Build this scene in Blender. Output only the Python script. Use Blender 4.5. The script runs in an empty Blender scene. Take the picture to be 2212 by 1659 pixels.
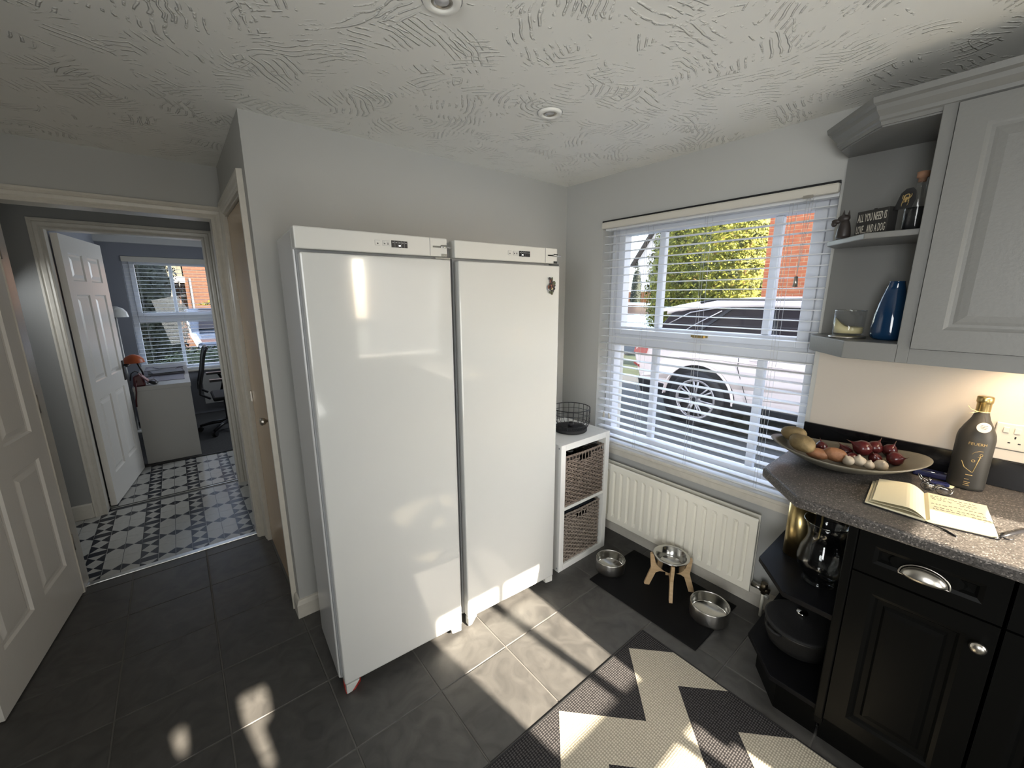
import bpy, bmesh, math, random
from math import sin, cos, pi, radians as R, sqrt, atan2
from mathutils import Vector, Matrix
random.seed(7)
SC = bpy.context.scene
COL = SC.collection

# ------------------------------------------------------------------ camera
CAM = Vector((-2.1205, -2.0127, 1.5519))
YAW, PIT, ROL = 0.6851, -0.2115, -0.0016
fw = Vector((sin(YAW)*cos(PIT), cos(YAW)*cos(PIT), sin(PIT)))
rt = fw.cross(Vector((0, 0, 1))).normalized()
upv = rt.cross(fw)
rt, upv = cos(ROL)*rt+sin(ROL)*upv, -sin(ROL)*rt+cos(ROL)*upv
cd = bpy.data.cameras.new('camera')
cam = bpy.data.objects.new('camera', cd)
COL.objects.link(cam)
M3 = Matrix((rt, upv, -fw)).transposed()
cam.matrix_world = Matrix.Translation(CAM) @ M3.to_4x4()
cd.sensor_width = 36
cd.lens = 880.7/2212*36
cd.clip_start = 0.02
cd.clip_end = 200
SC.camera = cam

# ------------------------------------------------------------------ world, sun, window light, fill lamps, exposure
SUN_EL = R(30.0)
SUN_AZ = math.atan(0.13)          # light travels towards +y and a little towards -x
w = bpy.data.worlds.new('sky'); SC.world = w; w.use_nodes = True
nt = w.node_tree
bg = nt.nodes['Background']
sky = nt.nodes.new('ShaderNodeTexSky')
sky.sky_type = 'NISHITA'
sky.sun_disc = False
sky.sun_elevation = SUN_EL
sky.sun_rotation = pi - SUN_AZ
sky.air_density = 1.0; sky.dust_density = 1.5; sky.ozone_density = 1.2
hz = nt.nodes.new('ShaderNodeHueSaturation'); hz.inputs['Saturation'].default_value = 0.68
nt.links.new(sky.outputs[0], hz.inputs['Color']); nt.links.new(hz.outputs[0], bg.inputs[0])
bg.inputs[1].default_value = 1.65
sl = bpy.data.lights.new('sun', 'SUN')
sl.energy = 38
sl.angle = R(0.6)
sl.color = (1.0, 0.88, 0.71)
so = bpy.data.objects.new('sun', sl); COL.objects.link(so)
trav = Vector((-sin(SUN_AZ)*cos(SUN_EL), cos(SUN_AZ)*cos(SUN_EL), -sin(SUN_EL)))
so.rotation_euler = trav.to_track_quat('-Z', 'Y').to_euler()
so.location = (0, -8, 8)

def area(name, loc, tgt, sx, sy, power, col, spread=135):
    l = bpy.data.lights.new(name, 'AREA'); l.shape = 'RECTANGLE'
    l.spread = R(spread); l.size = sx; l.size_y = sy; l.energy = power; l.color = col
    o = bpy.data.objects.new(name, l); COL.objects.link(o)
    o.location = loc
    o.rotation_euler = (Vector(tgt)-Vector(loc)).to_track_quat('-Z', 'Z').to_euler()
    return o
# fill lamp added in front of the solid rear wall, no doors built there
area('rear_wall_fill', (-1.85, -3.46, 0.95), (-1.25, -0.5, 1.25), 1.2, 1.3, 17, (1.0, 1.0, 0.95))
# daylight of the window over the sink, behind the photographer on the right
area('sink_window_daylight', (-0.56, -3.47, 1.42), (-0.95, -0.6, 1.65), 0.86, 0.95, 2.4, (1.0, 1.0, 0.94))
# daylight of the glazed door in the left wall, mirrored in the side of the first fridge
area('side_door_daylight', (-3.72, -2.5, 1.45), (0.0, -1.2, 1.2), 1.3, 1.1, 18, (0.98, 1.0, 1.0), 92)
# two lamps added to brighten the hall and the study, no source known
area('hall_fill', (-2.985, 1.5, 1.55), (-1.8, 1.6, 0.6), 0.5, 0.8, 5, (0.93, 0.97, 1.0))
area('study_side_fill', (-0.25, 3.7, 1.4), (-2.6, 3.2, 0.9), 1.2, 1.1, 22, (0.85, 0.92, 1.0))

SC.view_settings.view_transform = 'Standard'
SC.view_settings.look = 'None'
SC.view_settings.gamma = 1
SC.view_settings.use_curve_mapping = False
SC.view_settings.exposure = 0.0

# ------------------------------------------------------------------ materials
MC = {}
def hexc(r, g, b):
    f = lambda c: ((c/255+0.055)/1.055)**2.4 if c > 10 else c/255/12.92
    return (f(r), f(g), f(b))
def mat(name, col, rough=0.5, metal=0.0, nvar=0.0, nscale=8.0, bump=0.0, bscale=60.0, spec=0.5, coat=0.0, trans=0.0, ior=1.45, emis=None, estr=0.0, col2=None, obj=True):
    if name in MC: return MC[name]
    m = bpy.data.materials.new(name); m.use_nodes = True
    n = m.node_tree.nodes; L = m.node_tree.links
    b = n['Principled BSDF']
    b.inputs['Base Color'].default_value = (*col, 1)
    b.inputs['Roughness'].default_value = rough
    b.inputs['Metallic'].default_value = metal
    b.inputs['Specular IOR Level'].default_value = spec
    b.inputs['Coat Weight'].default_value = coat
    b.inputs['Transmission Weight'].default_value = trans
    b.inputs['IOR'].default_value = ior
    tc = n.new('ShaderNodeTexCoord')
    if nvar > 0 or col2:
        t = n.new('ShaderNodeTexNoise'); t.inputs['Scale'].default_value = nscale; t.inputs['Detail'].default_value = 5
        L.new(tc.outputs['Object'], t.inputs['Vector'])
        cr = n.new('ShaderNodeValToRGB')
        c2 = col2 if col2 else tuple(c*(1-nvar) for c in col)
        cr.color_ramp.elements[0].position = 0.35; cr.color_ramp.elements[1].position = 0.65
        cr.color_ramp.elements[0].color = (*c2, 1); cr.color_ramp.elements[1].color = (*col, 1)
        L.new(t.outputs[0], cr.inputs[0]); L.new(cr.outputs[0], b.inputs['Base Color'])
    if bump > 0:
        t2 = n.new('ShaderNodeTexNoise'); t2.inputs['Scale'].default_value = bscale; t2.inputs['Detail'].default_value = 4
        L.new(tc.outputs['Object'], t2.inputs['Vector'])
        bp = n.new('ShaderNodeBump'); bp.inputs['Strength'].default_value = bump; bp.inputs['Distance'].default_value = 0.01
        L.new(t2.outputs[0], bp.inputs['Height']); L.new(bp.outputs[0], b.inputs['Normal'])
    if emis:
        b.inputs['Emission Color'].default_value = (*emis, 1); b.inputs['Emission Strength'].default_value = estr
    MC[name] = m
    return m

def glass_mat(name, tint=(1, 1, 1), f=1.5, rough=0.0, base=0.0):
    if name in MC: return MC[name]
    m = bpy.data.materials.new(name); m.use_nodes = True
    n = m.node_tree.nodes; L = m.node_tree.links; n.clear()
    o = n.new('ShaderNodeOutputMaterial'); mx = n.new('ShaderNodeMixShader')
    tr = n.new('ShaderNodeBsdfTransparent'); tr.inputs[0].default_value = (*tint, 1)
    gl = n.new('ShaderNodeBsdfGlossy'); gl.inputs['Roughness'].default_value = rough
    fr = n.new('ShaderNodeLayerWeight'); pw = n.new('ShaderNodeMath'); pw.operation = 'POWER'; pw.inputs[1].default_value = 4.0; L.new(fr.outputs['Facing'], pw.inputs[0])
    ml = n.new('ShaderNodeMath'); ml.operation = 'MULTIPLY'; ml.inputs[1].default_value = 0.38; L.new(pw.outputs[0], ml.inputs[0])
    ad = n.new('ShaderNodeMath'); ad.operation = 'ADD'; ad.inputs[1].default_value = base+0.03; ad.use_clamp = True
    L.new(ml.outputs[0], ad.inputs[0]); L.new(ad.outputs[0], mx.inputs[0]); L.new(tr.outputs[0], mx.inputs[1]); L.new(gl.outputs[0], mx.inputs[2]); L.new(mx.outputs[0], o.inputs[0])
    MC[name] = m
    return m

def ceiling_mat():
    m = bpy.data.materials.new('artex_ceiling'); m.use_nodes = True
    n = m.node_tree.nodes; L = m.node_tree.links; b = n['Principled BSDF']
    b.inputs['Base Color'].default_value = (0.87, 0.86, 0.81, 1); b.inputs['Roughness'].default_value = 0.75
    tc = n.new('ShaderNodeTexCoord')
    # combed fans: in each voronoi patch arcs about a centre thrown off to one side, faded in and out by noise
    flat = n.new('ShaderNodeVectorMath'); flat.operation = 'MULTIPLY'; flat.inputs[1].default_value = (1, 1, 0); L.new(tc.outputs['Object'], flat.inputs[0])
    nz = n.new('ShaderNodeTexNoise'); nz.inputs['Scale'].default_value = 7; nz.inputs['Detail'].default_value = 2
    L.new(flat.outputs[0], nz.inputs['Vector'])
    hs = []
    for sc_, off, fr_ in ((3.0, 0.0, 265.0), (3.8, 5.3, 300.0)):
        mp = n.new('ShaderNodeMapping'); mp.inputs['Location'].default_value = (off, off*0.7, 0); L.new(flat.outputs[0], mp.inputs[0])
        v = n.new('ShaderNodeTexVoronoi'); v.inputs['Scale'].default_value = sc_; v.inputs['Randomness'].default_value = 1
        L.new(mp.outputs[0], v.inputs['Vector'])
        sub = n.new('ShaderNodeVectorMath'); sub.operation = 'SUBTRACT'; L.new(mp.outputs[0], sub.inputs[0]); L.new(v.outputs['Position'], sub.inputs[1])
        co = n.new('ShaderNodeVectorMath'); co.operation = 'MULTIPLY_ADD'; co.inputs[1].default_value = (1.1, 1.1, 0); co.inputs[2].default_value = (-0.55, -0.55, 0); L.new(v.outputs['Color'], co.inputs[0])
        ad = n.new('ShaderNodeVectorMath'); ad.operation = 'ADD'; L.new(sub.outputs[0], ad.inputs[0]); L.new(co.outputs[0], ad.inputs[1])
        wp = n.new('ShaderNodeVectorMath'); wp.operation = 'MULTIPLY_ADD'; wp.inputs[1].default_value = (0.06, 0.06, 0); L.new(nz.outputs['Color'], wp.inputs[0]); L.new(ad.outputs[0], wp.inputs[2])
        fl = n.new('ShaderNodeVectorMath'); fl.operation = 'MULTIPLY'; fl.inputs[1].default_value = (1, 1, 0); L.new(wp.outputs[0], fl.inputs[0])
        ln = n.new('ShaderNodeVectorMath'); ln.operation = 'LENGTH'; L.new(fl.outputs[0], ln.inputs[0])
        mu = n.new('ShaderNodeMath'); mu.operation = 'MULTIPLY'; mu.inputs[1].default_value = fr_; L.new(ln.outputs['Value'], mu.inputs[0])
        si = n.new('ShaderNodeMath'); si.operation = 'SINE'; L.new(mu.outputs[0], si.inputs[0])
        mr = n.new('ShaderNodeMapRange'); mr.interpolation_type = 'SMOOTHSTEP'; mr.inputs['From Min'].default_value = 0.35; mr.inputs['From Max'].default_value = 1.0
        L.new(si.outputs[0], mr.inputs['Value'])
        n2 = n.new('ShaderNodeTexNoise'); n2.inputs['Scale'].default_value = 6.5; n2.inputs['Detail'].default_value = 5; n2.inputs['Roughness'].default_value = 0.65
        L.new(mp.outputs[0], n2.inputs['Vector'])
        m2 = n.new('ShaderNodeMapRange'); m2.interpolation_type = 'SMOOTHSTEP'; m2.inputs['From Min'].default_value = 0.52; m2.inputs['From Max'].default_value = 0.60
        L.new(n2.outputs[0], m2.inputs['Value'])
        pr = n.new('ShaderNodeMath'); pr.operation = 'MULTIPLY'; L.new(mr.outputs[0], pr.inputs[0]); L.new(m2.outputs[0], pr.inputs[1])
        hs.append(pr)
    mxx = n.new('ShaderNodeMath'); mxx.operation = 'MAXIMUM'; L.new(hs[0].outputs[0], mxx.inputs[0]); L.new(hs[1].outputs[0], mxx.inputs[1])
    n3 = n.new('ShaderNodeTexNoise'); n3.inputs['Scale'].default_value = 2.0; L.new(tc.outputs['Object'], n3.inputs['Vector'])
    a2 = n.new('ShaderNodeMath'); a2.operation = 'MULTIPLY_ADD'; a2.inputs[1].default_value = 0.8; L.new(n3.outputs[0], a2.inputs[0]); L.new(mxx.outputs[0], a2.inputs[2])
    bp = n.new('ShaderNodeBump'); bp.inputs['Strength'].default_value = 1.0; bp.inputs['Distance'].default_value = 0.005
    L.new(a2.outputs[0], bp.inputs['Height']); L.new(bp.outputs[0], b.inputs['Normal'])
    return m

def tile_mat():
    m = bpy.data.materials.new('slate_tile'); m.use_nodes = True
    n = m.node_tree.nodes; L = m.node_tree.links; b = n['Principled BSDF']
    b.inputs['Specular IOR Level'].default_value = 0.45
    tc = n.new('ShaderNodeTexCoord'); oi = n.new('ShaderNodeObjectInfo')
    sh = n.new('ShaderNodeVectorMath'); sh.operation = 'MULTIPLY_ADD'; sh.inputs[1].default_value = (9, 9, 9)
    L.new(oi.outputs['Location'], sh.inputs[0]); L.new(tc.outputs['Object'], sh.inputs[2])
    t = n.new('ShaderNodeTexNoise'); t.inputs['Scale'].default_value = 9; t.inputs['Detail'].default_value = 8; t.inputs['Distortion'].default_value = 1.6
    L.new(sh.outputs[0], t.inputs['Vector'])
    cr = n.new('ShaderNodeValToRGB'); e = cr.color_ramp.elements
    e[0].position = 0.3; e[0].color = (0.058, 0.056, 0.0535, 1); e[1].position = 0.68; e[1].color = (0.096, 0.092, 0.087, 1)
    L.new(t.outputs[0], cr.inputs[0]); L.new(cr.outputs[0], b.inputs['Base Color'])
    rr = n.new('ShaderNodeMapRange'); rr.inputs['To Min'].default_value = 0.34; rr.inputs['To Max'].default_value = 0.5
    L.new(t.outputs[0], rr.inputs['Value']); L.new(rr.outputs[0], b.inputs['Roughness'])
    bp = n.new('ShaderNodeBump'); bp.inputs['Strength'].default_value = 0.35; bp.inputs['Distance'].default_value = 0.004
    L.new(t.outputs[0], bp.inputs['Height']); L.new(bp.outputs[0], b.inputs['Normal'])
    return m

def rug_mat(name, ca, cb, rough=0.9):
    m = bpy.data.materials.new(name); m.use_nodes = True
    n = m.node_tree.nodes; L = m.node_tree.links; b = n['Principled BSDF']
    b.inputs['Roughness'].default_value = rough; b.inputs['Specular IOR Level'].default_value = 0.2
    tc = n.new('ShaderNodeTexCoord')
    mp = n.new('ShaderNodeMapping'); mp.inputs['Rotation'].default_value = (0, 0, 0.0); mp.inputs['Scale'].default_value = (95, 135, 0)
    L.new(tc.outputs['Object'], mp.inputs[0])
    v = n.new('ShaderNodeTexVoronoi'); v.inputs['Scale'].default_value = 1; v.inputs['Randomness'].default_value = 0.15
    L.new(mp.outputs[0], v.inputs['Vector'])
    cr = n.new('ShaderNodeValToRGB'); e = cr.color_ramp.elements
    e[0].position = 0.22; e[0].color = (*ca, 1); e[1].position = 0.5; e[1].color = (*cb, 1)
    L.new(v.outputs['Distance'], cr.inputs[0]); L.new(cr.outputs[0], b.inputs['Base Color'])
    bp = n.new('ShaderNodeBump'); bp.invert = True; bp.inputs['Strength'].default_value = 0.9; bp.inputs['Distance'].default_value = 0.0025
    L.new(v.outputs['Distance'], bp.inputs['Height']); L.new(bp.outputs[0], b.inputs['Normal'])
    return m

def granite_mat():
    m = bpy.data.materials.new('speckled_laminate'); m.use_nodes = True
    n = m.node_tree.nodes; L = m.node_tree.links; b = n['Principled BSDF']
    b.inputs['Roughness'].default_value = 0.33
    tc = n.new('ShaderNodeTexCoord')
    v = n.new('ShaderNodeTexVoronoi'); v.inputs['Scale'].default_value = 330
    L.new(tc.outputs['Object'], v.inputs['Vector'])
    cr = n.new('ShaderNodeValToRGB'); e = cr.color_ramp.elements
    e[0].position = 0.0; e[0].color = (0.028, 0.026, 0.025, 1); e[1].position = 0.55; e[1].color = (0.075, 0.068, 0.063, 1)
    a = cr.color_ramp.elements.new(0.9); a.color = (0.10, 0.092, 0.085, 1)
    c = cr.color_ramp.elements.new(0.975); c.color = (0.26, 0.235, 0.215, 1)
    sp = n.new('ShaderNodeSeparateColor'); L.new(v.outputs['Color'], sp.inputs[0]); L.new(sp.outputs[0], cr.inputs[0])
    L.new(cr.outputs[0], b.inputs['Base Color'])
    return m

def wood_mat(name, c1, c2, sc=(4, 4, 40), rough=0.45):
    m = bpy.data.materials.new(name); m.use_nodes = True
    n = m.node_tree.nodes; L = m.node_tree.links; b = n['Principled BSDF']
    b.inputs['Roughness'].default_value = rough
    tc = n.new('ShaderNodeTexCoord'); mp = n.new('ShaderNodeMapping'); mp.inputs['Scale'].default_value = sc
    L.new(tc.outputs['Object'], mp.inputs[0])
    t = n.new('ShaderNodeTexNoise'); t.inputs['Scale'].default_value = 3; t.inputs['Detail'].default_value = 6
    L.new(mp.outputs[0], t.inputs['Vector'])
    cr = n.new('ShaderNodeValToRGB'); cr.color_ramp.elements[0].position = 0.35; cr.color_ramp.elements[1].position = 0.65
    cr.color_ramp.elements[0].color = (*c1, 1); cr.color_ramp.elements[1].color = (*c2, 1)
    L.new(t.outputs[0], cr.inputs[0]); L.new(cr.outputs[0], b.inputs['Base Color'])
    return m

def brushed_mat(name, col, rough, scale=(2, 2, 400)):
    m = bpy.data.materials.new(name); m.use_nodes = True
    n = m.node_tree.nodes; L = m.node_tree.links; b = n['Principled BSDF']
    b.inputs['Base Color'].default_value = (*col, 1); b.inputs['Metallic'].default_value = 1; b.inputs['Roughness'].default_value = rough
    tc = n.new('ShaderNodeTexCoord'); mp = n.new('ShaderNodeMapping'); mp.inputs['Scale'].default_value = scale
    L.new(tc.outputs['Object'], mp.inputs[0])
    t = n.new('ShaderNodeTexNoise'); t.inputs['Scale'].default_value = 2; L.new(mp.outputs[0], t.inputs['Vector'])
    bp = n.new('ShaderNodeBump'); bp.inputs['Strength'].default_value = 0.25; bp.inputs['Distance'].default_value = 0.001
    L.new(t.outputs[0], bp.inputs['Height']); L.new(bp.outputs[0], b.inputs['Normal'])
    return m

def leaf_mat(name, ca, cb, cc=None):
    m = bpy.data.materials.new(name); m.use_nodes = True
    n = m.node_tree.nodes; L = m.node_tree.links; b = n['Principled BSDF']
    b.inputs['Roughness'].default_value = 0.65; b.inputs['Specular IOR Level'].default_value = 0.25
    tc = n.new('ShaderNodeTexCoord')
    t = n.new('ShaderNodeTexNoise'); t.inputs['Scale'].default_value = 5; t.inputs['Detail'].default_value = 6
    L.new(tc.outputs['Object'], t.inputs['Vector'])
    cr = n.new('ShaderNodeValToRGB'); e = cr.color_ramp.elements
    e[0].position = 0.36; e[0].color = (*ca, 1); e[1].position = 0.58; e[1].color = (*cb, 1)
    if cc:
        x = cr.color_ramp.elements.new(0.70); x.color = (*cc, 1)
    L.new(t.outputs[0], cr.inputs[0]); L.new(cr.outputs[0], b.inputs['Base Color'])
    return m

def brick_mat():
    m = bpy.data.materials.new('red_brick'); m.use_nodes = True
    n = m.node_tree.nodes; L = m.node_tree.links; b = n['Principled BSDF']
    b.inputs['Roughness'].default_value = 0.9
    oi = n.new('ShaderNodeObjectInfo'); tc = n.new('ShaderNodeTexCoord')
    ad = n.new('ShaderNodeVectorMath'); L.new(tc.outputs['Object'], ad.inputs[0]); L.new(oi.outputs['Location'], ad.inputs[1])
    t = n.new('ShaderNodeTexNoise'); t.inputs['Scale'].default_value = 9; t.inputs['Detail'].default_value = 5; L.new(ad.outputs[0], t.inputs['Vector'])
    cr = n.new('ShaderNodeValToRGB'); e = cr.color_ramp.elements
    e[0].position = 0.3; e[0].color = (0.34, 0.085, 0.035, 1); e[1].position = 0.7; e[1].color = (0.45, 0.14, 0.058, 1)
    L.new(t.outputs[0], cr.inputs[0]); L.new(cr.outputs[0], b.inputs['Base Color'])
    return m

def far_brick_mat():
    m = bpy.data.materials.new('far_red_brickwork'); m.use_nodes = True
    n = m.node_tree.nodes; L = m.node_tree.links; b = n['Principled BSDF']
    b.inputs['Roughness'].default_value = 0.9
    tc = n.new('ShaderNodeTexCoord'); mp = n.new('ShaderNodeMapping'); mp.inputs['Rotation'].default_value = (R(90), 0, 0)
    L.new(tc.outputs['Object'], mp.inputs[0])
    t = n.new('ShaderNodeTexBrick'); t.inputs['Scale'].default_value = 1; t.inputs['Brick Width'].default_value = 0.225; t.inputs['Row Height'].default_value = 0.075
    t.inputs['Mortar Size'].default_value = 0.008; t.inputs['Color1'].default_value = (0.040, 0.0125, 0.0045, 1); t.inputs['Color2'].default_value = (0.048, 0.017, 0.006, 1); t.inputs['Mortar'].default_value = (0.055, 0.032, 0.016, 1)
    L.new(mp.outputs[0], t.inputs['Vector']); L.new(t.outputs[0], b.inputs['Base Color'])
    return m

M = dict(
    wall=mat('grey_wall_paint', (0.465, 0.465, 0.445), 0.6, bump=0.05, bscale=180),
    splash=mat('beige_wall_paint', (0.51, 0.46, 0.40), 0.6, bump=0.06, bscale=160),
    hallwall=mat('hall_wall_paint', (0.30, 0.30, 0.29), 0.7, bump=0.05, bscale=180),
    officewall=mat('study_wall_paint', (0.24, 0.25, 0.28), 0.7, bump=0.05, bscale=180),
    ceil=ceiling_mat(), plainceil=mat('plain_ceiling_paint', (0.6, 0.6, 0.58), 0.8, bump=0.05),
    trim=mat('cream_gloss_paint', (0.66, 0.625, 0.55), 0.3, nvar=0.06, nscale=30, bump=0.05, bscale=90),
    door=mat('white_door_paint', (0.86, 0.83, 0.78), 0.24, bump=0.04, bscale=70),
    peach=mat('aged_cream_door_paint', (0.56, 0.41, 0.27), 0.22, nvar=0.05, nscale=6, bump=0.05, bscale=50),
    grout=mat('floor_grout', (0.15, 0.143, 0.133), 0.9, bump=0.2, bscale=300),
    tile=tile_mat(),
    pat_white=mat('cream_patterned_tile', (0.42, 0.415, 0.385), 0.3, nvar=0.1, nscale=25),
    pat_black=mat('navy_patterned_tile', (0.012, 0.016, 0.026), 0.3, nvar=0.2, nscale=25),
    carpet=mat('charcoal_carpet', (0.07, 0.07, 0.072), 0.95, nvar=0.3, nscale=120, bump=0.6, bscale=400),
    strip=mat('aluminium_strip', (0.62, 0.62, 0.60), 0.3, metal=1.0),
    darkstrip=mat('black_threshold', (0.01, 0.01, 0.01), 0.5),
    upvc=mat('white_window_plastic', (0.72, 0.74, 0.78), 0.3),
    slat=mat('white_blind_slat', (0.86, 0.87, 0.88), 0.35),
    cassette=mat('cream_blind_valance', (0.62, 0.59, 0.52), 0.4),
    cord=mat('white_blind_cord', (0.6, 0.6, 0.6), 0.7),
    glass=glass_mat('window_glass'),
    fridge=mat('white_gloss_enamel', (0.61, 0.615, 0.595), 0.09, spec=0.5, coat=0.3),
    fridgeside=mat('white_fridge_side', (0.56, 0.56, 0.555), 0.2),
    fascia=mat('white_fascia_plastic', (0.62, 0.62, 0.59), 0.3),
    gasket=mat('grey_door_seal', (0.32, 0.33, 0.34), 0.5),
    black=mat('black_plastic', (0.012, 0.012, 0.014), 0.35),
    blackmatt=mat('black_matt', (0.014, 0.014, 0.015), 0.7, bump=0.1, bscale=100),
    chrome=mat('chrome', (0.75, 0.75, 0.73), 0.12, metal=1.0),
    steel=brushed_mat('brushed_steel', (0.60, 0.58, 0.55), 0.28, (3, 3, 500)),
    steelin=mat('polished_steel', (0.55, 0.54, 0.51), 0.18, metal=1.0),
    nickel=mat('satin_nickel', (0.55, 0.52, 0.47), 0.3, metal=1.0),
    lit=mat('lit_indicator', (1, 1, 1), 0.5, emis=(1, 1, 1), estr=1.6),
    red=mat('red_plastic', (0.45, 0.03, 0.02), 0.35),
    melamine=mat('white_melamine', (0.85, 0.845, 0.81), 0.35),
    wicker=mat('grey_brown_wicker', (0.33, 0.26, 0.21), 0.7, nvar=0.4, nscale=60, bump=0.2, bscale=200),
    wicker2=mat('grey_wicker', (0.36, 0.30, 0.25), 0.7, nvar=0.35, nscale=60, bump=0.2, bscale=200),
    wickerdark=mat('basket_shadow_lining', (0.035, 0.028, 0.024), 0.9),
    rad=mat('radiator_enamel', (0.90, 0.87, 0.77), 0.28),
    matmat=mat('black_rubber_mat', (0.006, 0.006, 0.0065), 0.6, bump=0.15, bscale=500, spec=0.15),
    rugw=rug_mat('cream_woven_rug', (0.62, 0.57, 0.46), (0.36, 0.33, 0.26)),
    rugb=rug_mat('charcoal_woven_rug', (0.085, 0.08, 0.08), (0.014, 0.013, 0.014)),
    ply=wood_mat('birch_plywood', (0.50, 0.34, 0.19), (0.60, 0.43, 0.25), (6, 6, 25)),
    granite=granite_mat(),
    cabblack=mat('black_cabinet_paint', (0.0040, 0.0040, 0.0037), 0.36, spec=0.08),
    shelfblack=mat('black_shelf_board', (0.006, 0.006, 0.007), 0.4, spec=0.15),
    upstand=mat('black_gloss_upstand', (0.006, 0.006, 0.007), 0.12),
    cabgrey=mat('pale_grey_cabinet_paint', (0.18, 0.18, 0.172), 0.4, bump=0.05, bscale=120),
    plate=mat('stone_glazed_dish', (0.125, 0.115, 0.090), 0.35, nvar=0.12, nscale=40),
    potato=mat('potato_skin', (0.23, 0.165, 0.075), 0.7, nvar=0.35, nscale=25, bump=0.3, bscale=60),
    sweetpotato=mat('russet_potato_skin', (0.24, 0.105, 0.045), 0.6, nvar=0.3, nscale=30, bump=0.3, bscale=60),
    onion=mat('red_onion_skin', (0.085, 0.014, 0.015), 0.22, nvar=0.5, nscale=18),
    garlic=mat('garlic_skin', (0.48, 0.42, 0.33), 0.5, nvar=0.2, nscale=40, bump=0.15, bscale=60),
    stoneware=mat('dark_grey_stoneware', (0.040, 0.037, 0.031), 0.5, nvar=0.2, nscale=8),
    gold=mat('gold_foil', (0.50, 0.37, 0.16), 0.3, metal=1.0),
    brass=brushed_mat('brushed_brass', (0.50, 0.38, 0.17), 0.3, (2, 2, 60)),
    goldprint=mat('gold_print', (0.42, 0.30, 0.12), 0.5),
    paper=mat('cream_paper', (0.74, 0.68, 0.48), 0.8),
    tagwhite=mat('white_card', (0.62, 0.58, 0.52), 0.8),
    ink=mat('ink', (0.05, 0.042, 0.045), 0.8),
    waxm=mat('cream_wax', (0.66, 0.58, 0.33), 0.5),
    blueglass=mat('deep_blue_glass', (0.003, 0.030, 0.085), 0.08, coat=0.5),
    clear=glass_mat('clear_vessel_glass', (0.96, 0.965, 0.965), 1.5, 0.02, 0.005),
    cork=mat('cork', (0.28, 0.15, 0.09), 0.8),
    signblack=mat('black_painted_box', (0.022, 0.021, 0.020), 0.6),
    signwhite=mat('off_white_lettering', (0.50, 0.47, 0.40), 0.7),
    dog=mat('dark_bronze_resin', (0.028, 0.022, 0.020), 0.4),
    socket=mat('white_socket_plastic', (0.52, 0.49, 0.44), 0.3),
    navy=mat('navy_plastic', (0.015, 0.018, 0.07), 0.25),
    carwhite=mat('white_car_paint', (0.86, 0.74, 0.69), 0.2, coat=1.0),
    carglass=mat('tinted_car_glass', (0.03, 0.026, 0.028), 0.08, spec=0.25),
    tyre=mat('tyre_rubber', (0.022, 0.022, 0.024), 0.8),
    alloy=mat('silver_alloy', (0.52, 0.49, 0.49), 0.35, metal=0.6),
    cladding=mat('black_car_cladding', (0.02, 0.02, 0.022), 0.6),
    tail=mat('red_lens', (0.35, 0.05, 0.04), 0.2),
    drive=mat('driveway_asphalt', (0.06, 0.062, 0.06), 0.9, nvar=0.3, nscale=30, bump=0.4, bscale=150),
    grass=mat('lawn_grass', (0.03, 0.04, 0.013), 0.9, nvar=0.4, nscale=6, bump=0.5, bscale=80),
    conifer=leaf_mat('conifer_leaf', (0.030, 0.036, 0.008), (0.16, 0.165, 0.018), (0.15, 0.085, 0.028)),
    hedge=leaf_mat('golden_hedge_leaf', (0.03, 0.035, 0.004), (0.08, 0.072, 0.006)),
    darkleaf=leaf_mat('dark_evergreen_leaf', (0.005, 0.008, 0.005), (0.018, 0.024, 0.014)),
    bark=mat('bark', (0.08, 0.05, 0.035), 0.9, bump=0.4, bscale=40),
    brick=brick_mat(), farbrick=far_brick_mat(), mortar=mat('sandy_mortar', (0.66, 0.48, 0.30), 0.95, bump=0.2, bscale=100),
    fencewood=mat('orange_fence_wood', (0.35, 0.14, 0.05), 0.8, nvar=0.3, nscale=10),
    render=mat('white_house_render', (0.5, 0.48, 0.47), 0.8), roof=mat('grey_roof_tile', (0.03, 0.027, 0.026), 0.8, nvar=0.2),
    bluecar=mat('blue_car_paint', (0.13, 0.22, 0.33), 0.15, coat=1.0),
    orange=mat('orange_lamp_shade', (0.42, 0.085, 0.02), 0.4),
    burgundy=mat('burgundy_leather', (0.08, 0.012, 0.014), 0.4),
    meshblack=mat('black_mesh_fabric', (0.012, 0.012, 0.013), 0.7),
    desk=mat('white_desk_board', (0.46, 0.45, 0.42), 0.35),
    deskpad=mat('mauve_desk_pad', (0.24, 0.22, 0.26), 0.5),
    papers=mat('grey_papers', (0.40, 0.40, 0.44), 0.6),
    led=mat('warm_light_strip', (1, 0.9, 0.7), 0.5, emis=(1.0, 0.80, 0.52), estr=6.0),
    lens=mat('downlight_lens', (0.75, 0.75, 0.78), 0.15, metal=0.6),
)

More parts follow.
